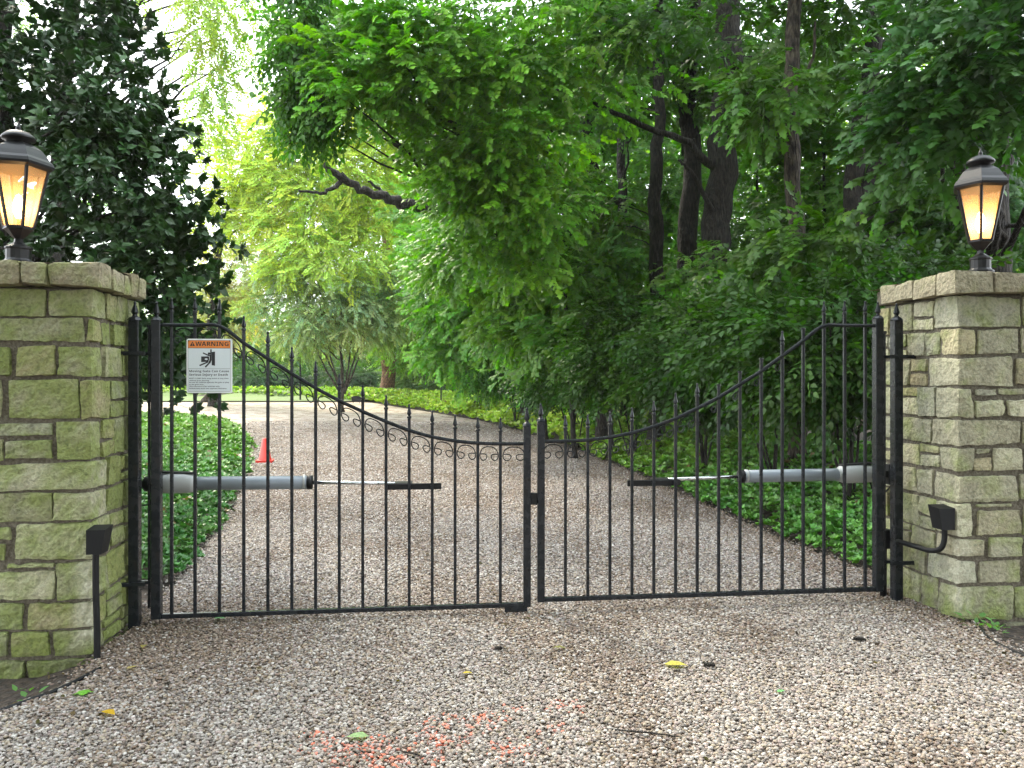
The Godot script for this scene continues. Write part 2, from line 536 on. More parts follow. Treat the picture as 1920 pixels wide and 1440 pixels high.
# clumps: [[centre, radius]]; fills them with sprigs
func foliage(parent: Node3D, sp: Dictionary, mat_: Material, clumps: Array, per: int, col: Color, o := {}) -> void:
	var buf := PackedFloat32Array()
	var flat: float = o.get("flat", 0.55)
	var droop: float = o.get("droop", 0.35)
	var vary: float = o.get("vary", 0.25)
	var sc0: float = o.get("scale", 1.0)
	var singles: int = o.get("singles", 0)
	var center := Vector3.ZERO
	for c in clumps: center += c[0] / clumps.size()
	var all: Array = []
	for c in clumps:
		var cv := 1.0 + rng.randf_range(-0.22, 0.22)
		var yel := rng.randf_range(-0.12, 0.2)
		for i in per:
			var dir := Vector3(rng.randfn(), rng.randfn(), rng.randfn()).normalized()
			var rad: float = c[1] * pow(rng.randf(), 0.45)
			var off := Vector3(dir.x, dir.y * flat, dir.z) * rad
			var p: Vector3 = c[0] + off
			if p.y < gh(p.x, p.z) + 0.06: continue
			var grow := off.normalized() * 0.8 + (p - center).normalized() * 0.35 + Vector3(rng.randfn(), rng.randfn() * 0.5, rng.randfn()) * 0.45 - Vector3(0, droop, 0)
			var up: Vector3 = o.get("face", Vector3(0, 1, 0)) + Vector3(rng.randfn(), rng.randfn() * 0.6, rng.randfn()) * 0.38
			var s := sc0 * rng.randf_range(0.7, 1.15)
			var b := look_basis(grow, up).scaled(Vector3(s, s, s))
			var v := cv * rng.randf_range(1.0 - vary, 1.0 + vary)
			var y := yel + rng.randf_range(-0.1, 0.1)
			var cc := Color(col.r * v * (1.0 + y), col.g * v, col.b * v * (1.0 - y))
			all.append([Transform3D(b, p), cc])
	if singles > 0:
		# the leaves that show largest are parts of their own
		var eye := Vector3(0, 1.6, 0)
		var order: Array = []
		for i in all.size():
			var p: Vector3 = all[i][0].origin
			if p.z < -2.0 and absf(p.x / p.z) < 0.64 and absf((p.y - 1.6) / p.z) < 0.48:
				order.append([p.distance_to(eye), i])
		order.sort()
		var made := 0
		var variants: Array = []
		for k in 6:
			var st := begin(false)
			var q := rng.randf_range(0.75, 1.25)
			var y2 := rng.randf_range(-0.1, 0.2)
			leaf_shape(st, Transform3D(), sp.kind, sp.size, Color(col.r * q * (1.0 + y2), col.g * q, col.b * q * (1.0 - y2)))
			st.generate_normals()
			variants.append(st.commit())
		var taken := {}
		for e in order:
			if made + sp.leaves.size() > singles: break
			taken[e[1]] = true
			for lf in sp.leaves:
				var mi := put("leaf", variants[made % 6], mat_, parent)
				mi.transform = parent.global_transform.affine_inverse() * (all[e[1]][0] * lf)
				made += 1
		var rest: Array = []
		for i in all.size():
			if not taken.has(i): rest.append(all[i])
		all = rest
	var inv := Transform3D(Basis(), -parent.position)
	for a in all: push(buf, inv * a[0], a[1])
	multi(o.get("name", "crown"), sp.mesh, mat_, buf, parent)

# crowns: [[centre, radii, clumps]]; trunk: points from the ground up
func tree(called: String, label: String, category: String, trunk: Array, r0: float, r1: float, crowns: Array, o := {}) -> Node3D:
	rng.seed = hash(label)
	var base: Vector3 = trunk[0]
	var t := thing(called, label, category, base, 0.0, o.get("group", ""))
	var path := smooth_path(trunk, 6)
	for i in range(1, path.size()):
		path[i] += Vector3(rng.randf_range(-1, 1), 0, rng.randf_range(-1, 1)) * r0 * 0.18
	var rel: Array = []
	for p in path: rel.append(p - base)
	var rad := taper(path.size(), r0, r1, 0.8)
	rad[0] = r0 * 1.35
	var bark: Material = M[o.get("bark", "bark")]
	if r0 > 0.0:
		var st := begin()
		tube(st, rel, rad, o.get("sides", 12), true, 0.16)
		part("trunk", st, bark, t)
	for f in o.get("limbs", []):
		var lp := smooth_path(f[0], 6)
		for i in range(1, lp.size()):
			lp[i] += Vector3(rng.randf_range(-1, 1), rng.randf_range(-1, 1), rng.randf_range(-1, 1)) * f[1] * 0.35
		var lr: Array = []
		for p in lp: lr.append(p - base)
		var st2 := begin()
		tube(st2, lr, taper(lr.size(), f[1], f[2]), 9, true, 0.2)
		part("branch", st2, bark, t)
	var clumps: Array = []
	var cr: float = o.get("clump", 0.6)
	var made := 0
	var most: int = o.get("branches", 30)
	for c in crowns:
		for i in c[2]:
			var dir := Vector3(rng.randfn(), rng.randfn(), rng.randfn()).normalized()
			var k := pow(rng.randf(), 0.4)
			var p: Vector3 = c[0] + Vector3(dir.x * c[1].x, dir.y * c[1].y, dir.z * c[1].z) * k
			clumps.append([p, cr * rng.randf_range(0.7, 1.25)])
			if made < most and i % 2 == 0 and r0 > 0.0:
				made += 1
				# a branch from the trunk to this clump
				var best: Vector3 = path[-1]
				var bd := 1e9
				for q in path:
					if q.y - base.y < o.get("bare", 1.5): continue
					var flatd := Vector2(p.x - q.x, p.z - q.z).length()
					var cost := absf(p.y - flatd * 0.35 - q.y)
					if cost < bd:
						bd = cost
						best = q
				var span := best.distance_to(p)
				if span > o.get("reach", 9.0): continue
				var mid := best.lerp(p, 0.5) + Vector3(rng.randf_range(-0.1, 0.1), 0.1 * rng.randf(), rng.randf_range(-0.1, 0.1)) * span
				var bp := smooth_path([best, mid, p], 4)
				for j in range(1, bp.size()):
					bp[j] += Vector3(rng.randfn(), rng.randfn(), rng.randfn()) * span * 0.012
				var br: Array = []
				for q in bp: br.append(q - base)
				var st3 := begin()
				var thick := minf(r0 * 0.4, 0.012 + span * 0.009)
				tube(st3, br, taper(br.size(), thick, 0.005), 6)
				part("branch", st3, bark, t)
	foliage(t, SP[o.get("leaf", "maple")], M[o.get("leaf_mat", "leaf_maple")], clumps, o.get("per", 26), o.get("col", Color(0.08, 0.2, 0.025)), o)
	return t

# ------------------------------------------------------------------ scene
func _ready() -> void:
	rng.seed = 7
	nz.seed = 3
	nz.noise_type = FastNoiseLite.TYPE_SIMPLEX_SMOOTH
	nz.frequency = 1.0
	nz.fractal_octaves = 3
	nlow.seed = 9
	nlow.noise_type = FastNoiseLite.TYPE_SIMPLEX_SMOOTH
	nlow.frequency = 1.0
	nlow.fractal_octaves = 2
	var cam := Camera3D.new()
	cam.name = "camera"
	cam.fov = rad_to_deg(2.0 * atan(720.0 / F))
	cam.position = Vector3(0, 1.6, 0)
	cam.near = 0.05
	cam.far = 600.0
	add_child(cam)
	cam.current = true
	var env := Environment.new()
	env.background_mode = Environment.BG_SKY
	var sky := Sky.new()
	var sm := ProceduralSkyMaterial.new()
	sm.sky_top_color = Color(0.93, 0.965, 1.0)
	sm.sky_horizon_color = Color(1.0, 1.0, 1.0)
	sm.ground_bottom_color = Color(0.25, 0.27, 0.22)
	sm.ground_horizon_color = Color(0.5, 0.52, 0.48)
	sm.sky_curve = 0.2
	sm.sun_angle_max = 60.0
	sm.sun_curve = 0.2
	sky.sky_material = sm
	env.sky = sky
	env.background_energy_multiplier = 1.0
	env.tonemap_mode = Environment.TONE_MAPPER_LINEAR
	env.tonemap_exposure = 5.8
	env.fog_enabled = true
	env.fog_light_color = Color(0.97, 0.99, 1.0)
	env.fog_density = 0.0004
	env.sdfgi_enabled = true
	env.ssao_enabled = true
	env.ssil_enabled = true
	var we := WorldEnvironment.new()
	we.name = "world"
	we.environment = env
	add_child(we)
	var sun := DirectionalLight3D.new()
	sun.name = "sun"
	sun.light_energy = 0.5
	sun.light_color = Color(1.0, 0.96, 0.88)
	sun.light_angular_distance = 14.0
	sun.shadow_enabled = true
	add_child(sun)
	sun.look_at_from_position(Vector3(-9, 15, -12), Vector3.ZERO)
	make_materials()
	make_sprigs()
	build_ground()
	build_trees()
	build_pier_left()
	build_pier_right()
	build_gate()
	build_operators()
	build_small_things()

# ------------------------------------------------------------------ ground
func sheet(called: String, ds: Array, left: Callable, right: Callable, cols: int, lift: float, mat_: Material, tint := false) -> MeshInstance3D:
	var st := begin()
	var rows: Array = []
	for d in ds:
		var row: Array = []
		var a: float = (left as Callable).call(d)
		var b: float = (right as Callable).call(d)
		for k in cols + 1:
			var x := lerpf(a, b, float(k) / cols)
			row.append(Vector3(x, gh(x, -d) + lift, -d))
		rows.append(row)
	for i in rows.size() - 1:
		for k in cols:
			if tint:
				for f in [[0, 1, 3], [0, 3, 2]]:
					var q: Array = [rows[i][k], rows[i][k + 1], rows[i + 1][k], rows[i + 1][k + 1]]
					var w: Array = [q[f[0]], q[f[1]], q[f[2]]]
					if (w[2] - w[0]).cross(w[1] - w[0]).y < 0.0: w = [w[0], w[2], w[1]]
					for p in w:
						var pale := smoothstep(22.0, 31.5, -p.z + 2.0 * nlow.get_noise_2d(p.x * 0.4, p.z * 0.25))  # sunlight on the open far end, painted into the gravel colour
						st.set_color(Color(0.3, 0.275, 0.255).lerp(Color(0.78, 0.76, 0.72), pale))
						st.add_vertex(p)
			else:
				quad_out(st, rows[i][k], rows[i][k + 1], rows[i + 1][k + 1], rows[i + 1][k], rows[i][k] - Vector3(0, 50, 0))
	return part(called, st, mat_)

func steps(a: float, b: float, s: float) -> Array:
	var out: Array = []
	var n := maxi(1, ceili((b - a) / s))
	for i in n + 1: out.append(lerpf(a, b, float(i) / n))
	return out

func build_ground() -> void:
	# the woodland floor: one sheet out to the horizon
	var ds: Array = [-40.0, -20.0, -10.0]
	ds.append_array(steps(-5.0, 2.0, 1.0))
	ds.append_array(steps(2.4, 30.0, 0.4))
	ds.append_array(steps(31.0, 62.0, 2.0))
	ds.append_array([70.0, 80.0, 100.0, 140.0, 200.0, 300.0])
	var xs: Array = [-250.0, -120.0, -60.0, -40.0]
	xs.append_array(steps(-30.0, -9.0, 2.5))
	xs.append_array(steps(-8.0, 9.0, 0.33))
	xs.append_array(steps(10.0, 30.0, 2.5))
	xs.append_array([40.0, 60.0, 120.0, 250.0])
	var st := begin()
	for i in ds.size() - 1:
		for k in xs.size() - 1:
			var q: Array = []
			for w in [[0, 0], [0, 1], [1, 1], [1, 0]]:
				var x: float = xs[k + w[1]]
				var z: float = -ds[i + w[0]]
				q.append(Vector3(x, gh(x, z) - 0.035 + 0.02 * nlow.get_noise_2d(x * 1.5, z * 1.5), z))
			quad_out(st, q[0], q[1], q[2], q[3], q[0] - Vector3(0, 50, 0))
	var g := part("ground", st, M.soil)
	tag(g, "dark soil of the beds and the woodland floor", "", "", "structure")
	ds = steps(-6.0, 30.0, 0.5)
	ds.append_array(steps(30.5, 46.0, 0.5))
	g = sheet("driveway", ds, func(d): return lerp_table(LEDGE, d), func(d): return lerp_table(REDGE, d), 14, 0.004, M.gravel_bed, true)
	tag(g, "pale gravel driveway that curves away to the left behind the gate, sunlight painted into its far end", "", "", "structure")
	g = sheet("lawn", steps(39.0, 64.0, 1.0), func(d): return -46.0, func(d): return maxf(lerp_table(REDGE, d) + 2.0 + (d - 39.0) * 0.6, -4.0), 20, 0.06, M.lawn)
	tag(g, "strip of bright lawn beyond the far bend of the drive", "", "", "structure")
	build_gravel()
	build_beds()
	build_litter()

func pebble_mesh(seed_: int) -> ArrayMesh:
	var st := begin()
	var s := SphereMesh.new()
	s.radius = 1.0; s.height = 2.0
	s.radial_segments = 7; s.rings = 3
	var a := s.surface_get_arrays(0)
	var v: PackedVector3Array = a[Mesh.ARRAY_VERTEX]
	var idx: PackedInt32Array = a[Mesh.ARRAY_INDEX]
	for i in range(0, idx.size(), 3):
		var q: Array[Vector3] = []
		for k in 3:
			var p := v[idx[i + k]]
			var n := 1.0 + 0.3 * nlow.get_noise_3d(p.x * 1.1 + seed_ * 7.0, p.y * 1.1, p.z * 1.1)
			q.append(Vector3(p.x * 1.15, p.y * 0.62, p.z * 0.85) * n)
		if q[0].is_equal_approx(q[1]) or q[1].is_equal_approx(q[2]) or q[0].is_equal_approx(q[2]): continue
		tri_out(st, q[0], q[1], q[2], Vector3.ZERO)
	st.generate_normals()
	return st.commit()

func build_gravel() -> void:
	rng.seed = 11
	var root := thing("gravel", "loose rounded pebbles in grey, tan and white covering the drive", "gravel")
	root.set_meta("kind", "stuff")
	var pal := [[0.36, 0.33, 0.30], [0.44, 0.41, 0.38], [0.30, 0.27, 0.24], [0.52, 0.49, 0.45], [0.33, 0.27, 0.21], [0.40, 0.33, 0.28], [0.24, 0.21, 0.19], [0.60, 0.58, 0.55], [0.42, 0.36, 0.27], [0.38, 0.31, 0.29], [0.17, 0.15, 0.135]]
	var bufs: Array = [PackedFloat32Array(), PackedFloat32Array(), PackedFloat32Array()]
	var bands := [[2.55, 4.2, 8600.0, 1.0], [4.2, 6.2, 7200.0, 1.0], [6.2, 9.0, 4400.0, 1.12], [9.0, 13.0, 1700.0, 1.25], [13.0, 18.0, 800.0, 1.5], [18.0, 22.0, 380.0, 1.7], [22.0, 27.0, 170.0, 1.9]]
	for bd in bands:
		var n := int((bd[1] - bd[0]) * (8.4 if bd[1] < 14.0 else 11.6) * bd[2])
		for i in n:
			var d := rng.randf_range(bd[0], bd[1])
			var x := rng.randf_range(-5.2, 3.2) if d < 13.0 else rng.randf_range(-9.0, 2.6)
			if absf(x) > d * 0.67 + 0.25: continue
			var l := lerp_table(LEDGE, d) + 0.08 * nlow.get_noise_2d(d * 3.0, 3.0)
			var r := lerp_table(REDGE, d) + 0.08 * nlow.get_noise_2d(d * 3.0, 9.0)
			if x < l or x > r:
				var out := maxf(l - x, x - r)
				if rng.randf() > 0.35 * exp(-out * 14.0): continue
			var s: float = bd[3] * rng.randf_range(0.0052, 0.0112) * (1.35 if rng.randf() < 0.06 else 1.0)
			var b := Basis(Vector3.UP, rng.randf() * TAU) * Basis(Vector3.RIGHT, rng.randfn() * 0.3) * Basis(Vector3.BACK, rng.randfn() * 0.3)
			var c: Array = pal[rng.randi() % pal.size()]
			var v := rng.randf_range(0.82, 1.18)
			var col := Color(c[0] * v, c[1] * v, c[2] * v) * Color(0.68, 0.655, 0.635)
			# damp brown silt between the pebbles beside the left pier, and here and there along the wheel tracks
			var damp := smoothstep(-0.1, 0.55, nlow.get_noise_2d(x * 0.8 + 4.0, d * 0.4)) * 0.6
			damp = maxf(damp, 0.5 * smoothstep(0.5, 0.1, absf(absf(x - (l + r) * 0.5) - 0.85)) * smoothstep(4.6, 6.0, d) * (0.6 + nz.get_noise_2d(x * 2.0, d)))
			damp = maxf(damp, 0.85 * smoothstep(1.5, 0.2, Vector2(x + 2.15, (d - 4.95) * 0.9).length()))
			damp = maxf(damp, 0.8 * smoothstep(0.75, 0.1, absf(x - r) + 0.15) * smoothstep(4.4, 5.2, d))
			if rng.randf() < damp:
				col = Color(col.r * 0.62, col.g * 0.53, col.b * 0.45)
			# a sprayed orange mark, nearly worn away
			var mark := 0.0
			if d < 4.2:
				for e in [[-0.62, 3.42, 0.24], [-0.30, 3.62, 0.2], [-0.05, 3.76, 0.17], [0.2, 3.62, 0.1], [0.02, 3.42, 0.15], [0.28, 3.9, 0.13], [-0.86, 3.5, 0.14], [-0.42, 3.38, 0.2]]:
					mark = maxf(mark, smoothstep(1.0, 0.35, Vector2(x - e[0], d - e[1]).length() / e[2]))
				mark *= smoothstep(-0.45, 0.45, nz.get_noise_2d(x * 4.0, d * 4.0) + 0.1)
			if rng.randf() < mark * 0.34 + (0.05 if mark > 0.02 else 0.0):
				var k := rng.randf_range(0.15, 0.75)
				col = col.lerp(Color(0.72, 0.15, 0.07), k)
			push(bufs[i % 3], Transform3D(b.scaled(Vector3(s, s, s)), Vector3(x, gh(x, -d) + 0.006 + rng.randf_range(-0.004, 0.009), -d)), col)
	for k in 3:
		multi("pebbles", pebble_mesh(k + 1), M.pebble, bufs[k], root)

func build_litter() -> void:
	rng.seed = 77
	var st := begin(false)
	leaf_shape(st, Transform3D(), "ovate", 1.0, Color.WHITE)
	st.generate_normals()
	var mesh := st.commit()
	var buf := PackedFloat32Array()
	for i in 1500:
		var d := 2.7 + 27.0 * pow(rng.randf(), 1.5)
		var l := lerp_table(LEDGE, d)
		var r := lerp_table(REDGE, d)
		var k := rng.randf()
		var x := lerpf(l, r, k)
		if rng.randf() < 0.6: x = (l if rng.randf() < 0.55 else r) + rng.randfn() * 0.28
		if absf(x) > d * 0.7: continue
		var s := rng.randf_range(0.012, 0.036) * (1.0 + d * 0.03)
		var b := Basis(Vector3.UP, rng.randf() * TAU) * Basis(Vector3.RIGHT, rng.randfn() * 0.35) * Basis(Vector3.BACK, rng.randfn() * 0.5)
		var c: Array = [[0.05, 0.03, 0.018], [0.09, 0.055, 0.03], [0.13, 0.09, 0.04], [0.03, 0.022, 0.016], [0.07, 0.06, 0.02]][rng.randi() % 5]
		push(buf, Transform3D(b.scaled(Vector3(s * rng.randf_range(0.6, 1.4), s, s)), Vector3(x, gh(x, -d) + 0.016 + rng.randf() * 0.006, -d)), Color(c[0], c[1], c[2]))
	var mm := multi("leaf_litter", mesh, M.leaf_soft, buf)
	tag(mm, "dark scraps of dry leaves and bark strewn over the gravel and along its edges", "leaf litter", "", "stuff")

func build_beds() -> void:
	rng.seed = 23
	var sides := [["ground_cover", "carpet of low evergreen ground cover along the left edge of the drive", -1.0], ["ground_cover", "bank of leafy ground cover along the right edge of the drive", 1.0]]
	for sd in sides:
		var buf := PackedFloat32Array()
		var d := 6.3
		while d < 46.0:
			var far := smoothstep(7.0, 26.0, d)
			var step := lerpf(0.066, 0.19, far)
			var sc := lerpf(0.84, 2.1, far)
			var e := lerp_table(LEDGE, d) if sd[2] < 0.0 else lerp_table(REDGE, d)
			var w: float = (11.0 if sd[2] < 0.0 else lerpf(2.5, 3.8, far))
			if sd[2] < 0.0 and d > 28.0: break
			var x := 0.0
			while x < w:
				var q := x + rng.randf_range(-0.5, 0.5) * step
				var dd := d + rng.randf_range(-0.5, 0.5) * step
				x += step
				var edge := 0.1 * nlow.get_noise_2d(dd * 1.7, 5.0 * sd[2]) + 0.04
				if q < edge: continue
				var px: float = e + sd[2] * q
				if absf(px) > dd * 0.68 + 1.0: continue
				if sd[2] < 0.0 and dd < 6.9 and q > 1.8: continue
				if nz.get_noise_2d(px * 1.6, dd * 1.6) < -0.42: continue
				var top := 0.15 * smoothstep(edge - 0.02, edge + 0.35, q) + 0.05 * nlow.get_noise_2d(px * 2.2, dd * 2.2) + (0.03 if sd[2] > 0 else 0.0)
				for lay in 2:
					var y := gh(px, -dd) + maxf(0.03, top * (1.0 - 0.45 * lay)) + rng.randf_range(-0.02, 0.03)
					var dir := Vector3(rng.randfn() * 0.35 - sd[2] * 0.15, 1.0, rng.randfn() * 0.35 + 0.15)
					var s := sc * rng.randf_range(0.75, 1.2)
					var v := rng.randf_range(0.6, 1.35)
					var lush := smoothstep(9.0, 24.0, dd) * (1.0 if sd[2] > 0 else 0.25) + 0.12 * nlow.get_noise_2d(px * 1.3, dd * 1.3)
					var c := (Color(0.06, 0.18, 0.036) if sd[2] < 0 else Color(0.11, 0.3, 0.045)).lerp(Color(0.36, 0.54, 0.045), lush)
					var yy := rng.randf_range(-0.1, 0.25)
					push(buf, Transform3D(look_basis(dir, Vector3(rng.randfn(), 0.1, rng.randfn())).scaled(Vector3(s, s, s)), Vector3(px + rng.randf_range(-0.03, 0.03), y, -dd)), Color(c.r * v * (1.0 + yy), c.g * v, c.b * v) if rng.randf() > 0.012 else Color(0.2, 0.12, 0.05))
			d += step
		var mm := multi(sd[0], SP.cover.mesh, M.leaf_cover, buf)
		tag(mm, sd[1], "ground cover", "", "stuff")

# ------------------------------------------------------------------ trees
func build_trees() -> void:
	var bright := Color(0.15, 0.36, 0.028)
	var mid := Color(0.08, 0.2, 0.02)
	var dark := Color(0.05, 0.125, 0.02)
	# the big leaved evergreen behind the left pier
	tree("evergreen_tree", "dark glossy broadleaf evergreen tree standing behind the left stone pier", "tree",
		[on_ground(-5.15, -8.3), at(15, 420, 8.3), at(5, 180, 8.3), at(20, -120, 8.4)], 0.14, 0.07,
		[[at(150, 330, 8.0), Vector3(1.05, 1.3, 0.9), 46], [at(225, 290, 7.8), Vector3(0.45, 1.0, 0.6), 20], [at(80, 90, 8.2), Vector3(1.0, 0.9, 0.9), 24], [at(190, 20, 8.3), Vector3(0.55, 0.4, 0.6), 10], [at(300, 560, 8.0), Vector3(0.42, 0.95, 0.6), 24], [at(120, 640, 8.4), Vector3(1.3, 0.9, 0.7), 24], [at(80, -220, 8.4), Vector3(1.7, 0.9, 1.3), 22], [at(315, 440, 7.7), Vector3(0.22, 0.55, 0.4), 8]],
		{"leaf": "magnolia", "leaf_mat": "leaf_gloss", "col": Color(0.024, 0.068, 0.014), "clump": 0.42, "per": 17, "flat": 0.8, "droop": -0.1, "singles": 300, "bare": 0.8,
		"limbs": [[[on_ground(-4.3, -8.1), at(165, 560, 8.0), at(160, 400, 8.0), at(150, 260, 8.0)], 0.035, 0.015], [[at(15, 560, 8.3), at(90, 470, 8.1), at(200, 400, 8.0)], 0.04, 0.012]]})
	# the weeping, small leaved tree whose sprays hang into the gap of sky
	tree("weeping_tree", "pale green tree behind the evergreen with fine sprays hanging against the sky", "tree",
		[on_ground(-9.6, -16.5), at(110, 300, 16.5), at(150, -100, 16.2), at(200, -400, 16)], 0.22, 0.1,
		[[at(395, 30, 15), Vector3(0.6, 1.0, 0.8), 17], [at(395, 150, 15), Vector3(0.35, 0.7, 0.5), 8], [at(330, -60, 15), Vector3(0.8, 0.4, 0.9), 7], [at(330, -300, 15.5), Vector3(2.2, 1.6, 2.0), 30], [at(460, 0, 15), Vector3(0.3, 0.5, 0.4), 4], [at(400, 230, 15), Vector3(0.18, 0.3, 0.3), 3]],
		{"leaf": "hanging", "leaf_mat": "leaf_soft", "col": Color(0.36, 0.5, 0.13), "clump": 0.42, "per": 14, "flat": 1.0, "droop": 0.6, "face": Vector3(0.3, 0.6, 0.7), "reach": 12.0})
	# bright maple hanging over the drive
	tree("maple_tree", "bright green maple with a forked trunk and boughs hanging over the drive", "tree",
		[on_ground(2.15, -18.0), at(1122, 520, 18), at(1118, 360, 18), at(1098, 215, 17.8), at(1112, 60, 17.6), at(1120, -250, 17.3)], 0.21, 0.1,
		[[at(700, 110, 12.5), Vector3(0.95, 1.0, 1.2), 26], [at(860, 130, 13), Vector3(1.5, 1.3, 1.5), 44], [at(850, 290, 13.6), Vector3(0.75, 0.7, 1.0), 18], [at(950, 390, 14.2), Vector3(1.2, 1.4, 1.2), 40], [at(1040, 120, 13.5), Vector3(1.4, 1.4, 1.5), 30], [at(860, 480, 17.5), Vector3(0.8, 1.0, 0.9), 20], [at(990, 560, 17.5), Vector3(1.1, 1.1, 0.8), 26], [at(1060, 330, 16.5), Vector3(0.5, 1.0, 0.6), 10], [at(1075, 470, 17.0), Vector3(0.7, 1.1, 0.6), 20], [at(850, -260, 13.5), Vector3(2.8, 1.3, 2.4), 46]],
		{"col": bright, "per": 30, "scale": 0.84, "clump": 0.68, "singles": 300, "bare": 3.0, "reach": 11.0, "branches": 9, "face": Vector3(-0.35, 0.6, 0.6), "droop": 0.25,
		"limbs": [[[at(1096, 220, 17.8), at(1040, 170, 16), at(930, 110, 14), at(870, 82, 13.2), at(730, 50, 12.3)], 0.09, 0.02], [[at(930, 110, 14), at(905, 80, 13.6), at(898, 20, 13.2)], 0.04, 0.015], [[at(1040, 170, 16), at(970, 150, 15), at(820, 165, 13.6)], 0.035, 0.012]]})
	# darker foliage at the maple's outer edge, from a second tree
	tree("linden_tree", "darker tree with small rounded leaves hanging at the outer edge of the bright maple", "tree",
		[on_ground(2.9, -20.0), at(1168, 430, 20), at(1162, 200, 20), at(1150, -150, 19.5)], 0.15, 0.08,
		[[at(575, 90, 13.2), Vector3(0.3, 0.95, 0.5), 13], [at(590, 200, 13.2), Vector3(0.14, 0.4, 0.3), 5], [at(560, -80, 13.4), Vector3(0.5, 0.6, 0.8), 8], [at(1150, 60, 17), Vector3(1.5, 1.8, 1.5), 22], [at(900, -420, 15), Vector3(2.8, 1.0, 2.0), 20]],
		{"leaf": "shrub", "col": dark * 1.9, "per": 34, "clump": 0.45, "flat": 1.1, "droop": 0.8, "scale": 1.5, "reach": 10.0})
	# the wood on the right: one tree per trunk
	var grp := "trees of the wood on the right"
	var woods := [
		["woodland_tree", "slender dark trunk just right of the forked maple", [on_ground(2.95, -16.2), at(1232, 540, 16.2), at(1228, 350, 16), at(1236, 180, 16), at(1225, -150, 15.6)], 0.19, 0.09, [[at(1190, 120, 17.2), Vector3(1.6, 1.7, 1.0), 24], [at(1165, 430, 17), Vector3(0.5, 1.0, 0.5), 7], [at(1200, -200, 15), Vector3(2.2, 1.0, 1.8), 20]], mid],
		["woodland_tree", "grey barked trunk close on the left of the thickest trunk", [on_ground(4.0, -17.2), at(1288, 520, 17.2), at(1296, 320, 17.1), at(1290, 130, 17), at(1310, -150, 17)], 0.27, 0.14, [[at(1330, 110, 18.4), Vector3(1.6, 1.7, 1.0), 20], [at(1290, -220, 16), Vector3(2.4, 1.0, 2.0), 18]], mid],
		["woodland_tree", "thickest dark trunk of the wood, wrapped in climbing leaves below", [on_ground(4.0, -15.0), at(1335, 560, 15), at(1352, 360, 15), at(1362, 160, 15), at(1378, -150, 15)], 0.33, 0.22, [[at(1425, 120, 15.8), Vector3(1.1, 1.6, 0.9), 18], [at(1380, -250, 14), Vector3(2.8, 1.0, 2.2), 24], [at(1330, 520, 14.3), Vector3(0.6, 0.6, 0.2), 7], [at(1250, 60, 12.5), Vector3(0.9, 0.6, 0.5), 7]], mid],
		["woodland_tree", "pale straight trunk between the thickest trunk and the leaning fork", [on_ground(4.0, -11.0), at(1494, 500, 11), at(1488, 330, 11), at(1482, 170, 11), at(1492, 0, 11), at(1500, -250, 11)], 0.125, 0.09, [[at(1530, 30, 11.9), Vector3(0.5, 0.7, 0.6), 7], [at(1490, 470, 10.2), Vector3(0.7, 0.25, 0.3), 7], [at(1430, 170, 10.4), Vector3(0.35, 0.5, 0.3), 5], [at(1500, -230, 10.5), Vector3(2.2, 0.8, 1.8), 22]], mid],
		["woodland_tree", "leaning dark trunk that forks into two limbs beside the right pier", [on_ground(5.5, -13.0), at(1588, 560, 13), at(1598, 420, 13), at(1604, 300, 13), at(1632, 120, 13), at(1668, -100, 13)], 0.2, 0.12, [[at(1700, 110, 13.8), Vector3(1.5, 1.5, 0.9), 20], [at(1730, 430, 13.9), Vector3(1.2, 1.2, 0.8), 18], [at(1680, -230, 12), Vector3(2.4, 0.8, 2.0), 20]], mid],
		["woodland_tree", "tree behind the right lantern with dark leaves hanging in front of its trunk", [on_ground(7.2, -11.6), at(1868, 430, 11.6), at(1872, 250, 11.6), at(1888, 60, 11.5), at(1900, -200, 11.5)], 0.24, 0.15, [[at(1850, 90, 8.0), Vector3(0.75, 1.0, 0.9), 24], [at(1765, 230, 8.2), Vector3(0.3, 0.5, 0.4), 6], [at(1860, 400, 12.6), Vector3(1.0, 1.2, 0.7), 14], [at(1830, -200, 9.5), Vector3(2.2, 0.8, 2.0), 26]], Color(0.05, 0.15, 0.03)]]
	var forks := {4: [[[at(1604, 400, 13), at(1640, 320, 12.9), at(1700, 240, 12.6), at(1760, 200, 12.3)], 0.12, 0.04]], 2: [[[at(1350, 330, 15), at(1290, 270, 14.6), at(1200, 235, 14.2), at(1110, 190, 13.8)], 0.09, 0.03], [[at(1345, 560, 14.8), at(1420, 540, 14), at(1480, 555, 13.4)], 0.07, 0.03], [[at(1352, 420, 15), at(1300, 330, 14.4), at(1270, 300, 14)], 0.06, 0.02]], 3: [[[at(1484, 150, 11), at(1520, 120, 10.8), at(1530, 40, 10.6)], 0.03, 0.015]], 5: [[[at(1870, 430, 11.6), at(1920, 420, 11.2), at(1990, 440, 11)], 0.038, 0.02]]}
	for i in woods.size():
		var w: Array = woods[i]
		tree(w[0], w[1], "tree", w[2], w[3], w[4], w[5], {"col": w[6], "per": 27, "scale": 0.9, "clump": 0.62, "group": grp, "bare": 2.4, "branches": 16, "face": Vector3(-0.3, 0.8, 0.45), "droop": 0.25, "bark": "bark_light" if i == 3 else "bark", "limbs": forks.get(i, []), "leaf": "maple" if i != 1 else "maple_small"})
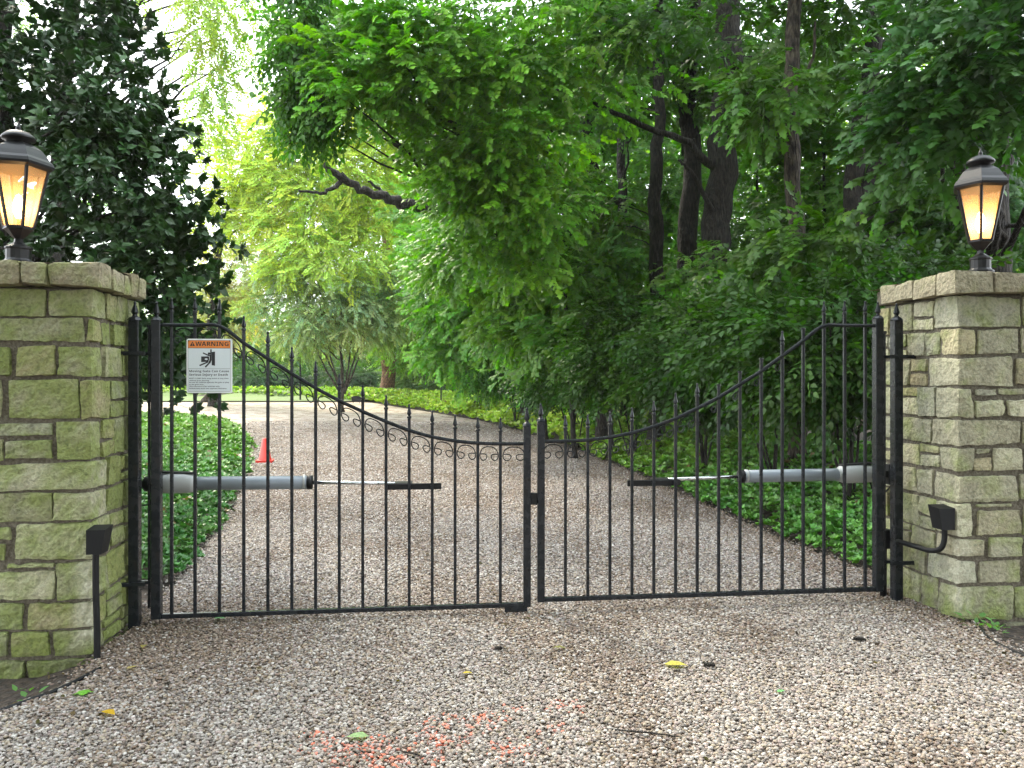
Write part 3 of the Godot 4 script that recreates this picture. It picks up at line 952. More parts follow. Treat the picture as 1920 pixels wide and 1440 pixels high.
	var young := [[1010, 660, 20.5, 1.3, 1.3, "low young maple at the bank left of the forked trunk"], [1130, 600, 16.8, 1.0, 1.2, "low young maple at the foot of the forked trunk"], [1400, 590, 14.2, 1.0, 1.0, "low young maple at the foot of the thickest trunk"], [1540, 590, 12.2, 0.9, 1.0, "low young maple at the foot of the pale trunk"], [1670, 520, 14.6, 1.1, 1.4, "low young maple right of the leaning fork, above the pier"], [1060, 560, 16.5, 1.3, 1.3, "young maple filling the gap left of the forked maple's trunk"], [1200, 470, 20.5, 1.5, 2.0, "young maple seen between the forked and the slender trunk"], [1420, 420, 18.0, 1.3, 2.2, "young maple behind the gap right of the thickest trunk"], [1545, 400, 16.5, 1.1, 2.2, "young maple behind the gap left of the leaning fork"], [1700, 300, 16.0, 1.5, 2.4, "young maple seen between the leaning fork and the right lantern"], [1880, 330, 15.0, 1.6, 2.4, "young maple behind the right lantern"], [1280, 300, 21.0, 1.6, 2.4, "young maple behind the grey barked trunk"], [1480, 130, 17.0, 1.6, 1.5, "high young maple crown behind the pale trunk"], [1130, 250, 22.0, 1.8, 2.2, "young maple behind the forked maple"]]
	for q in young:
		var c := at(q[0], q[1], q[2])
		tree("young_tree", q[5], "tree", [on_ground(c.x + 0.2, c.z), on_ground(c.x + 0.2, c.z).lerp(c, 0.5), c, c + Vector3(0, q[4] * 0.7, 0)], 0.06, 0.025,
			[[c, Vector3(q[3], q[4], 1.0), int(11 * q[3] * q[4])]], {"col": mid * 1.4, "per": 22, "clump": 0.62, "leaf": "maple_small", "group": "young maples in the wood", "branches": 8, "face": Vector3(-0.3, 0.8, 0.4), "bare": 0.8})
	# trees at the right edge of the drive, further on
	tree("roadside_tree", "leafy tree with a thick broken limb reaching left over the bend of the drive", "tree",
		[on_ground(0.6, -25.5), at(985, 500, 25.5), at(975, 300, 25.5), at(960, 80, 25)], 0.3, 0.16,
		[[at(880, 480, 24), Vector3(1.6, 2.2, 1.5), 44], [at(960, 600, 23), Vector3(1.5, 1.6, 1.3), 34], [at(920, 260, 24), Vector3(2.2, 2.4, 2.0), 40], [at(830, 620, 25), Vector3(0.7, 1.4, 1.0), 20]],
		{"col": Color(0.14, 0.34, 0.025), "per": 24, "clump": 0.8, "leaf": "maple_small", "scale": 1.1, "face": Vector3(-0.5, 0.6, 0.4), "branches": 12,
		"limbs": [[[at(975, 440, 25.4), at(880, 400, 24), at(800, 392, 22.8), at(755, 382, 22.3), at(700, 362, 21.8), at(650, 340, 21.4), at(607, 308, 21)], 0.21, 0.085], [[at(640, 338, 21.4), at(625, 352, 21.2), at(600, 362, 21), at(560, 357, 20.8)], 0.07, 0.03], [[at(748, 384, 22.3), at(715, 358, 22), at(690, 340, 21.8)], 0.06, 0.03]]})
	tree("roadside_tree", "bright leafy tree at the far right edge of the drive by the black post", "tree",
		[on_ground(-1.2, -30.5), at(903, 500, 30.5), at(905, 300, 30.5)], 0.25, 0.14,
		[[at(880, 620, 29.5), Vector3(0.85, 2.4, 1.4), 34], [at(830, 430, 29.5), Vector3(1.6, 2.2, 1.6), 40], [at(910, 700, 29), Vector3(1.1, 0.8, 1.0), 18], [at(860, 200, 30), Vector3(2.5, 2.5, 2.4), 36]],
		{"col": Color(0.2, 0.42, 0.03), "face": Vector3(-0.5, 0.6, 0.4), "per": 18, "clump": 0.85, "leaf": "maple_small", "scale": 1.2})
	# the understorey
	var shrubs := [
		["leafy shrub with arching sprays just left of the right pier", 1590, 680, 8.6, 0.9, 0.95, dark],
		["leafy shrub behind the middle of the right gate leaf", 1450, 665, 10.2, 1.0, 1.0, dark * 1.1],
		["dark shrub under the thickest trunk of the wood", 1320, 665, 12.4, 1.15, 1.15, dark],
		["leafy shrub below the slender trunk, behind the right meeting stile", 1190, 655, 15.0, 1.2, 1.3, dark * 1.2],
		["tall dark shrub at the bend of the bank", 1075, 640, 19.0, 1.4, 1.8, dark * 1.2],
		["rounded shrub left of the tall dark one, where the bank narrows", 965, 660, 24.5, 1.6, 1.6, Color(0.07, 0.2, 0.03)],
		["bushy shrub partly hidden behind the right pier", 1700, 620, 9.6, 1.1, 1.1, dark]]
	for s in shrubs:
		var c := at(s[1], s[2], s[3])
		var b := on_ground(c.x, c.z)
		rng.seed = hash(s[0])
		var limbs: Array = []
		for k in 4:
			var q := Vector3(rng.randf_range(-1, 1) * s[4] * 0.6, s[5] * rng.randf_range(0.2, 0.6), rng.randf_range(-0.6, 0.6) * s[4])
			limbs.append([[b + Vector3(rng.randf_range(-0.15, 0.15), -0.05, rng.randf_range(-0.1, 0.1)), b.lerp(c + q, 0.5) + Vector3(q.x * 0.1, 0.1, 0), c + q], 0.018, 0.007])
		tree("shrub", s[0], "shrub", [b, b.lerp(c, 0.5) + Vector3(0.04, 0, 0), c], 0.03, 0.015,
			[[c + Vector3(0, 0.12 if s[3] < 13.0 else 0.0, 0), Vector3(s[4], s[5] * (0.78 if s[3] < 13.0 else 0.85), s[4] * 0.75), 46]], {"leaf": "shrub", "col": s[6], "per": 26, "clump": 0.36, "limbs": limbs, "branches": 12, "bare": 0.4, "group": "shrubs under the wood", "scale": 1.0 + s[3] * 0.02})
	# unseen trees added around and behind the camera to shade the foreground
	var lane := [[-6.2, 2.5, "on the left of the lane, level with the photographer"], [6.4, 1.0, "on the right of the lane, level with the photographer"], [-5.5, 10.0, "further back on the left of the lane"], [5.8, 9.5, "further back on the right of the lane"], [0.5, 18.0, "closing the lane behind the photographer"]]
	for q in lane:
		var b := on_ground(q[0], q[1])
		var top := Vector3(q[0] * 0.55, 8.6, q[1] - (1.0 if q[1] < 5.0 else 0.0))
		tree("added_shade_tree", "tall leafy tree " + q[2], "tree", [b, b + Vector3(0.1, 3.0, 0), Vector3(q[0], 6.5, q[1]), Vector3(q[0], 10.0, q[1])], 0.3, 0.14,
			[[top, Vector3(4.0, 2.2, 4.0), 60], [Vector3(q[0] * 1.2, 4.5, q[1]), Vector3(2.6, 2.2, 3.0), 30]],
			{"col": mid, "per": 16, "clump": 1.0, "scale": 2.2, "group": "unseen trees added for shade", "branches": 8})
	# beyond the drive
	tree("yellow_green_tree", "sunlit yellow green tree rising over the open end of the drive", "tree",
		[on_ground(-13.6, -36.0), at(400, 560, 36), at(430, 400, 36), at(520, 240, 35)], 0.24, 0.12,
		[[at(540, 290, 33), Vector3(3.0, 2.4, 2.5), 66], [at(670, 400, 33), Vector3(2.9, 2.0, 2.2), 58], [at(690, 250, 32), Vector3(2.6, 2.4, 2.0), 48], [at(450, 380, 34), Vector3(1.6, 2.2, 1.8), 26], [at(620, 490, 31), Vector3(2.0, 0.7, 1.2), 18], [at(560, 420, 32), Vector3(1.8, 1.2, 1.4), 20]],
		{"leaf": "fine", "leaf_mat": "leaf_soft", "col": Color(0.5, 0.64, 0.11), "face": Vector3(0.3, 0.7, 0.5), "per": 20, "branches": 14, "clump": 1.0, "flat": 0.5, "droop": 0.3, "scale": 1.7, "reach": 9.0})
	var stems: Array = []
	for q in [[560, 560], [600, 570], [640, 530], [690, 600], [705, 560], [585, 640], [670, 520]]:
		stems.append([[at(643 + (q[0] - 640) * 0.05, 738, 32), at(640 + (q[0] - 640) * 0.5, 670, 32), at(q[0], q[1], 32)], 0.045, 0.018])
	tree("multi_stemmed_tree", "blue green tree with many slender stems fanning up from the lawn edge", "tree",
		[on_ground(-6.9, -32.0), at(641, 690, 32), at(636, 600, 32)], 0.09, 0.04,
		[[at(600, 580, 32), Vector3(2.8, 1.7, 2.0), 60], [at(690, 580, 32), Vector3(2.0, 1.5, 1.6), 40], [at(530, 530, 32), Vector3(1.6, 1.3, 1.3), 24]],
		{"leaf": "feather", "leaf_mat": "leaf_soft", "col": Color(0.36, 0.5, 0.29), "per": 18, "clump": 0.75, "scale": 1.9, "limbs": stems, "bark": "bark_light"})
	tree("pale_tree", "cream flowered spreading tree left of the multi stemmed one", "tree",
		[on_ground(-15.2, -39.0), at(440, 640, 38), at(420, 560, 38)], 0.16, 0.07,
		[[at(430, 540, 37), Vector3(1.9, 2.4, 1.8), 40], [at(380, 600, 37), Vector3(1.2, 1.6, 1.4), 16]],
		{"leaf": "fine", "leaf_mat": "leaf_soft", "col": Color(0.62, 0.6, 0.38), "per": 18, "clump": 0.8, "flat": 0.35, "scale": 1.6, "bark": "bark_light"})
	tree("red_barked_tree", "broad reddish brown trunk standing in the far ground cover", "tree",
		[on_ground(-6.6, -42.0), at(727, 640, 42), at(727, 500, 42), at(735, 250, 42)], 0.4, 0.26,
		[[at(740, 560, 40), Vector3(2.6, 2.6, 2.2), 50], [at(780, 630, 40), Vector3(1.6, 1.4, 1.6), 22], [at(760, 350, 41), Vector3(4, 3, 3), 40]],
		{"leaf": "fine", "leaf_mat": "leaf_soft", "col": Color(0.2, 0.38, 0.06), "per": 17, "clump": 1.0, "scale": 1.9, "bark": "bark_red"})
	# a row of dark shrubs behind the lawn
	for i in 8:
		var px: float = 300.0 + i * 58.0
		var dd := 50.0 + (i % 3) * 2.0
		var c := at(px, 712, dd)
		var b := on_ground(c.x, c.z)
		tree("hedge_shrub", ["low dark shrub in the row behind the lawn, seen under the sign", "low dark shrub behind the lawn, second from the warning sign", "shrub behind the lawn under the pale tree", "wide shrub behind the lawn left of the fanning stems", "dark shrub behind the lawn, just left of the fanning stems", "dark shrub behind the fanning stems", "shrub behind the small black plaque", "shrub left of the reddish trunk"][i], "shrub",
			[b, b + Vector3(0, 0.4, 0)], 0.05, 0.03, [[b + Vector3(0, 0.75, 0), Vector3(1.5, 0.75, 1.0), 14]],
			{"leaf": "fine", "leaf_mat": "leaf_soft", "col": Color(0.05, 0.12, 0.045), "per": 22, "clump": 0.6, "scale": 1.6, "group": "shrubs behind the lawn", "branches": 0})
	for i in 4:
		var c := at([775.0, 815.0, 850.0, 800.0][i], [705.0, 690.0, 712.0, 660.0][i], [44.0, 46.0, 42.0, 52.0][i])
		var b := on_ground(c.x, c.z)
		tree("conifer_shrub", ["feathery pale conifer right of the reddish trunk", "feathery grey green conifer behind the black post", "low feathery conifer at the end of the right bank", "tall feathery conifer far behind the black post"][i], "shrub",
			[b, c + Vector3(0, 0.6, 0)], 0.07, 0.02, [[c, Vector3(1.1, 1.3, 1.0), 22]],
			{"leaf": "feather", "leaf_mat": "leaf_soft", "col": Color(0.14, 0.26, 0.12), "per": 24, "clump": 0.6, "flat": 0.3, "droop": 0.1, "scale": 1.9, "group": "conifers by the far bend", "branches": 6})
	# the far belt of trees
	var belt := [[-120, 60, 62, 9], [120, 420, 58, 8], [330, 560, 66, 7], [520, 580, 72, 7], [700, 520, 68, 8], [900, 350, 56, 8], [1020, 420, 44, 7], [1180, 380, 36, 6], [1330, 400, 40, 7], [1480, 330, 33, 5.5], [1600, 420, 30, 5], [1760, 330, 27, 5], [1930, 380, 25, 5], [2080, 250, 34, 7], [1420, 620, 30, 3.5], [1230, 640, 32, 3.5], [1660, 620, 24, 3.0], [1850, 620, 21, 3.0], [330, 650, 60, 4.0], [450, 655, 64, 4.5], [560, 650, 60, 4.0], [670, 655, 62, 4.2], [790, 650, 58, 4.0]]
	var words := ["behind the left pier", "behind the evergreen", "under the gap of sky", "behind the yellow green tree", "behind the multi stemmed tree", "behind the roadside trees", "behind the forked maple", "behind the slender trunk", "behind the thickest trunk", "behind the pale trunk", "behind the leaning fork", "left of the right lantern", "right of the right lantern", "past the right edge of the wood", "low behind the pale trunk", "low behind the slender trunk", "low behind the leaning fork", "low behind the right pier", "low behind the warning sign", "low behind the pale tree", "low behind the green post", "low behind the black plaque", "low behind the black post"]
	for i in belt.size():
		var b: Array = belt[i]
		var c := at(b[0], b[1], b[2])
		var r: float = b[3]
		var h := c.y - gh(c.x, c.z)
		tree("background_tree", "distant pale green tree of the far belt, " + words[i], "tree",
			[on_ground(c.x, c.z), c - Vector3(0, h * 0.5, 0), c], 0.3, 0.12,
			[[c, Vector3(r, minf(r, h * 0.9), r * 0.7), 46], [c - Vector3(0, h * 0.45, 0), Vector3(r * 0.8, h * 0.35, r * 0.6), 22]],
			{"leaf": "fine", "leaf_mat": "leaf_soft", "col": [Color(0.2, 0.36, 0.06), Color(0.13, 0.28, 0.05), Color(0.24, 0.36, 0.07)][i % 3], "per": 16, "clump": r * 0.26, "scale": 0.9 + r * 0.26, "group": "far belt of trees", "branches": 5})

# ------------------------------------------------------------------ piers
func stone_tint(p: Vector3, tone: Color, moss: float) -> Color:
	var k := nlow.get_noise_3dv(p * 5.0) * 0.6 + nz.get_noise_3dv(p * 14.0) * 0.4
	var m := clampf(moss + k * 1.4, 0.0, 1.0)
	var drip := nz.get_noise_2d((p.x + p.z) * 9.0, p.y * 1.6)
	var v := 1.0 + 0.26 * k + 0.22 * drip
	v *= lerpf(0.55, 1.0, smoothstep(-0.02, 0.2, p.y + 0.05 * k))  # darker foot: soil stain, with shade painted into the colour too
	return Color(tone.r * v, tone.g * v, tone.b * v).lerp(Color(0.225, 0.3, 0.07), m * 0.8)

# rows: [[top, bottom, [[u0, u1, (top, bottom)] ...]]] in metres; u runs from the gate-side front corner outwards along the front
func pier(called: String, label: String, corner: Vector3, side: float, width: float, depth: float, top: float, rows: Array, moss0: float, white_u: float) -> Node3D:
	var out := Vector3(side, 0, 0)        # from the corner along the front, in the pier's own axes
	var node := thing(called, label, "stone pier", corner, YAW)
	# the mortared core
	var st := begin(false)
	box_at(st, Vector3(side * width * 0.5, (top - 0.15) * 0.5 - 0.1, -depth * 0.5), Vector3(width - 0.034, top - 0.15 + 0.2, depth - 0.034), 0.01)
	part("mortar_core", st, M.mortar, node)
	var J := 0.022
	var lay := func(a: Vector3, b: Vector3, moss: float) -> void:
		var c := (a + b) * 0.5
		var s := (b - a).abs()
		var tone := (Color(0.44, 0.44, 0.34) if side < 0.0 else Color(0.54, 0.53, 0.46)).lerp([Color(0.64, 0.63, 0.56), Color(0.35, 0.345, 0.29), Color(0.53, 0.47, 0.34), Color(0.44, 0.45, 0.42)][rng.randi() % 4], rng.randf())
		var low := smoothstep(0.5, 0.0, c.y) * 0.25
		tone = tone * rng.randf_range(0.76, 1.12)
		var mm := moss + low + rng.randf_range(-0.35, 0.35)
		var s2 := begin(false)
		var tint := func(p: Vector3) -> Color:
			var col := stone_tint(p + corner, tone, mm)
			# lime that has run down the front corner below the cable box
			var w := smoothstep(0.11, 0.03, absf(p.x - side * (0.02 + 0.05 * nlow.get_noise_1d(p.y * 4.0))) + absf(p.z) * 0.7) * smoothstep(0.64, 0.5, p.y) * smoothstep(0.02, 0.14, p.y)
			return col.lerp(Color(0.62, 0.62, 0.58), w * clampf(0.75 + nz.get_noise_3dv(p * 20.0), 0.0, 1.0))
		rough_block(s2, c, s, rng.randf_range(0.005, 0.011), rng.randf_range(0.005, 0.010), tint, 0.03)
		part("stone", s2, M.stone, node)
	for row in rows:
		var t: float = row[0]
		var b: float = row[1]
		var quoin := 0.0
		for s in row[2]:
			var u0: float = s[0]
			var u1: float = s[1]
			var st_: float = s[2] if s.size() > 2 else t
			var sb: float = s[3] if s.size() > 3 else b
			var moss := moss0
			if u0 <= 0.001:
				quoin = rng.randf_range(0.14, 0.34)
				(lay as Callable).call(Vector3(side * -0.004, sb, 0.004), Vector3(side * u1, st_, -quoin), moss)
			else:
				(lay as Callable).call(Vector3(side * u0, sb, 0.002 + rng.randf_range(-0.007, 0.011)), Vector3(side * u1, st_, -0.12), moss)
		# the side that faces the gate
		var z := quoin + J
		while z < depth - 0.03:
			var len_ := rng.randf_range(0.12, 0.34)
			if depth - z - len_ < 0.1: len_ = depth - z
			var split := t - b > 0.11 and rng.randf() < 0.3
			var moss2 := moss0 * (1.0 if side > 0 else 1.25)
			if split:
				var m := lerpf(t, b, rng.randf_range(0.35, 0.65))
				(lay as Callable).call(Vector3(0.002 * -side, m + J * 0.4, -z), Vector3(side * 0.12, t, -z - len_), moss2)
				(lay as Callable).call(Vector3(0.002 * -side, b, -z), Vector3(side * 0.12, m - J * 0.4, -z - len_), moss2)
			else:
				(lay as Callable).call(Vector3((0.002 + rng.randf_range(-0.007, 0.011)) * -side, b, -z), Vector3(side * 0.12, t, -z - len_), moss2)
			z += len_ + J * 0.8
	# the cap: dressed slabs round the edge and a weathered slope of mortar above
	var ov := 0.085
	var y0 := top - 0.15
	var edges := [[Vector3(-side * ov, 0, ov), out, width + 2 * ov], [Vector3(-side * ov, 0, ov), Vector3(0, 0, -1), depth + 2 * ov], [Vector3(-side * ov, 0, -depth - ov), out, width + 2 * ov]]
	for e in edges.size():
		var dir: Vector3 = edges[e][1]
		var inward := Vector3(0, 0, -1) if e == 0 else out if e == 1 else Vector3(0, 0, 1)
		var x := 0.0 if e == 0 else 0.2
		var total: float = edges[e][2] - (0.2 if e == 1 else 0.0)
		while x < total - 0.04:
			var l := rng.randf_range(0.09, 0.27)
			if x == 0.0 and e == 0: l = 0.3
			if total - x - l < 0.07: l = total - x
			var a: Vector3 = edges[e][0] + dir * x + Vector3(0, y0, 0)
			var c2: Vector3 = edges[e][0] + dir * (x + l - 0.008) + inward * 0.19 + Vector3(0, y0 + rng.randf_range(0.13, 0.14), 0)
			var tone := Color(0.32, 0.28, 0.22).lerp(Color(0.42, 0.39, 0.33), rng.randf())
			var mm := moss0 * 0.5 - 0.15
			var s3 := begin(false)
			rough_block(s3, (a + c2) * 0.5, (c2 - a).abs(), 0.012, 0.006, func(p: Vector3) -> Color: return stone_tint(p + corner, tone, mm))
			part("cap_stone", s3, M.stone, node)
			x += l
	var s4 := begin()
	var n := 12
	var g: Array = []
	for i in n + 1:
		for j in n + 1:
			var u := lerpf(-ov + 0.012, width + ov - 0.012, float(i) / n)
			var w := lerpf(-ov + 0.012, depth + ov - 0.012, float(j) / n)
			var e2 := minf(minf(i, n - i), minf(j, n - j)) / (n * 0.5)
			g.append(Vector3(side * u, top - 0.022 + 0.055 * pow(e2, 0.7) + 0.006 * nlow.get_noise_2d(u * 9.0, w * 9.0), -w))
	for i in n:
		for j in n:
			var q: Array = [g[i * (n + 1) + j], g[(i + 1) * (n + 1) + j], g[(i + 1) * (n + 1) + j + 1], g[i * (n + 1) + j + 1]]
			quad_out(s4, q[0], q[1], q[2], q[3], q[0] - Vector3(0, 9, 0))
	part("cap_slope", s4, M.cap_mortar, node)
	s4 = begin(false)
	box_at(s4, Vector3(side * width * 0.5, top - 0.09, -depth * 0.5), Vector3(width + 0.04, 0.11, depth + 0.04), 0.005)
	part("cap_core", s4, M.mortar, node)
	return node

# stones read off the photograph in pixels: rows of [top, bottom, [[x0, x1, (top, bottom)]...]]
func stone_rows(px_rows: Array, corner_px: float, scale_: float, side: float, width: float, y_scale: float) -> Array:
	var rows: Array = []
	for r in px_rows:
		var stones: Array = []
		var last := 0.0
		for s in r[2]:
			var a: float = (s[0] - corner_px) * scale_ * side
			var b: float = (s[1] - corner_px) * scale_ * side
			var q := [minf(a, b), maxf(a, b)]
			if absf(q[0]) < 0.03: q[0] = 0.0
			if s.size() > 2: q.append_array([1.6 - (s[2] - 720.0) * y_scale, 1.6 - (s[3] - 720.0) * y_scale])
			last = maxf(last, q[1])
			stones.append(q)
		while last < width - 0.08:
			var l := minf(rng.randf_range(0.22, 0.45), width - last - 0.022)
			stones.append([last + 0.024, last + 0.022 + l])
			last += l + 0.022
		rows.append([1.6 - (r[0] - 720.0) * y_scale, 1.6 - (r[1] - 720.0) * y_scale, stones])
	return rows

func build_pier_left() -> void:
	rng.seed = 101
	var rows := stone_rows([
		[544, 593, [[172, 101], [91, 0]]], [598, 641, [[172, 164], [160, 0]]], [648, 705, [[172, 113], [107, 41], [31, -30]]], [713, 785, [[172, 156], [152, 26], [14, -60]]],
		[790, 860, [[172, 112], [103, 0, 792, 817], [103, 23, 823, 860], [16, -60, 823, 860]]], [867, 919, [[172, 0]]], [925, 974, [[172, 108], [102, 0]]],
		[980, 1048, [[172, 37], [31, -40, 985, 1008], [20, -40, 1015, 1048]]], [1054, 1121, [[172, 112], [107, 26, 1054, 1062], [108, 0, 1069, 1121]]], [1127, 1177, [[172, 60], [52, -20]]],
		[1183, 1227, [[172, 104], [97, 33], [25, -50]]], [1233, 1275, [[172, 60], [54, -60]]]], 172.0, 4.65 / F, -1.0, 1.13, 4.65 / F)
	pier("stone_pier", "mossy stone pier left of the gate with a slab cap and a lantern on top", Vector3(-2.485, 0, -4.65), -1.0, 1.13, 0.8, 2.32, rows, 0.72, 0.0)
	lantern("lantern", "lit six sided lantern on the left stone pier", Vector3(-3.13, 2.36, -5.0), 0.3, 0.95)

func build_pier_right() -> void:
	rng.seed = 202
	var rows := stone_rows([
		[555, 611, [[1797, 1925]]], [617, 664, [[1797, 1829], [1838, 1922]]], [670, 722, [[1797, 1907], [1917, 1990]]], [728, 782, [[1797, 1826], [1834, 1875, 729, 741], [1834, 1890, 750, 781], [1881, 1940, 728, 741], [1898, 1940, 749, 779]]],
		[789, 834, [[1797, 1925]]], [841, 883, [[1797, 1827], [1833, 1862, 842, 851], [1831, 1864, 858, 883], [1870, 1928, 841, 882]]], [892, 940, [[1797, 1918]]], [946, 1006, [[1797, 1824], [1836, 1910, 946, 953], [1838, 1926, 959, 1004]]],
		[1011, 1046, [[1797, 1850], [1859, 1928]]], [1053, 1097, [[1797, 1832], [1841, 1927]]], [1103, 1163, [[1797, 1909], [1916, 1980]]], [1169, 1210, [[1797, 1880], [1890, 1980]]]], 1797.0, 5.3 / F, 1.0, 0.88, 5.3 / F)
	pier("stone_pier", "paler stone pier right of the gate with a slab cap and a lantern on top", Vector3(3.0, 0, -5.3), 1.0, 0.88, 0.9, 2.36, rows, 0.22, 0.0)
	lantern("lantern", "lit six sided lantern on the right stone pier", Vector3(3.375, 2.40, -5.68), 0.03, 0.9)

func lantern(called: String, label: String, where: Vector3, turn: float, wide: float) -> void:
	var o := thing(called, label, "lantern", where, turn)
	o.scale = Vector3(wide, 1.06, wide)
	var st := begin(false)
	lathe(st, [[0.0, 0.0], [0.1, 0.0], [0.1, 0.012], [0.083, 0.02], [0.076, 0.03], [0.076, 0.085], [0.082, 0.09], [0.082, 0.1], [0.05, 0.115], [0.03, 0.13], [0.0, 0.13]], 16)
	part("base", st, M.lamp_black, o)
	st = begin(false)
	lathe(st, [[0.0, 0.125], [0.03, 0.125], [0.026, 0.15], [0.05, 0.17], [0.08, 0.2], [0.094, 0.206], [0.094, 0.222], [0.0, 0.222]], 6)
	part("cup", st, M.lamp_black, o)
	# frame bars and panes of the tapering glass
	var rb := 0.088
	var rt := 0.178
	var y0 := 0.22
	var y1 := 0.565
	st = begin(false)
	for k in 6:
		var a := TAU * k / 6.0
		var dir := Vector3(cos(a), 0, sin(a))
		var st2 := begin(false)
		tube(st2, [dir * rb + Vector3(0, y0 - 0.005, 0), dir * rt + Vector3(0, y1 + 0.005, 0)], [0.011, 0.012], 5)
		part("frame_bar", st2, M.lamp_black, o)
		var b := TAU * (k + 1) / 6.0
		var dir2 := Vector3(cos(b), 0, sin(b))
		var pane := begin(false)
		var c := Vector3(0, (y0 + y1) * 0.5, 0)
		var i0 := dir * (rb - 0.004) + Vector3(0, y0, 0)
		var i1 := dir2 * (rb - 0.004) + Vector3(0, y0, 0)
		var i2 := dir2 * (rt - 0.004) + Vector3(0, y1, 0)
		var i3 := dir * (rt - 0.004) + Vector3(0, y1, 0)
		quad_out(pane, i0, i1, i2, i3, c)
		part("glass_pane", pane, M.amber_glass, o)
	st = begin(false)
	lathe(st, [[0.0, 0.562], [0.186, 0.562], [0.212, 0.575], [0.216, 0.59], [0.205, 0.61], [0.185, 0.628], [0.165, 0.655], [0.14, 0.685], [0.1, 0.71], [0.072, 0.722], [0.0, 0.722]], 6)
	part("roof", st, M.lamp_black, o)
	st = begin()
	lathe(st, [[0.0, 0.718], [0.074, 0.718], [0.074, 0.735], [0.1, 0.742], [0.104, 0.752], [0.096, 0.764], [0.07, 0.785], [0.03, 0.797], [0.014, 0.803], [0.018, 0.812], [0.014, 0.822], [0.007, 0.83], [0.005, 0.845], [0.0, 0.85]], 18)
	part("finial", st, M.lamp_black, o)
	st = begin(false)
	cyl(st, Vector3(0, 0.215, 0), Vector3(0, 0.27, 0), 0.014, 10)
	part("lamp_holder", st, M.lamp_black, o)
	st = begin()
	lathe(st, [[0.0, 0.27], [0.014, 0.275], [0.03, 0.305], [0.036, 0.34], [0.03, 0.375], [0.014, 0.41], [0.0, 0.42]], 12)
	part("bulb", st, M.bulb, o)
	var l := OmniLight3D.new()
	l.name = "bulb_light"
	l.position = Vector3(0, 0.345, 0)
	l.light_color = Color(1.0, 0.8, 0.55)
	l.light_energy = 0.03
	l.light_size = 0.025
	l.omni_range = 12.0
	l.omni_attenuation = 2.0
	l.shadow_enabled = true
	o.add_child(l)

# ------------------------------------------------------------------ gate
const SPEAR := [[0.0095, 0.080], [0.016, 0.083], [0.016, 0.094], [0.0115, 0.098], [0.0095, 0.103], [0.0165, 0.113], [0.0145, 0.126], [0.0075, 0.152], [0.0062, 0.163], [0.0082, 0.169], [0.0065, 0.177], [0.0, 0.183]]

func spear(y: float, x: float, parent: Node3D, wide := 1.0, broken := false) -> void:
	var st := begin(false)
	var prof: Array = []
	for p in SPEAR:
		prof.append([p[0] * wide, p[1]])
		if broken and p[1] > 0.09:
			prof.append([0.0, p[1] + 0.001])
			break
	lathe(st, prof, 8, Vector3(x, y, 0), PI / 8)
	part("collar" if broken else "spearhead", st, M.iron, parent)

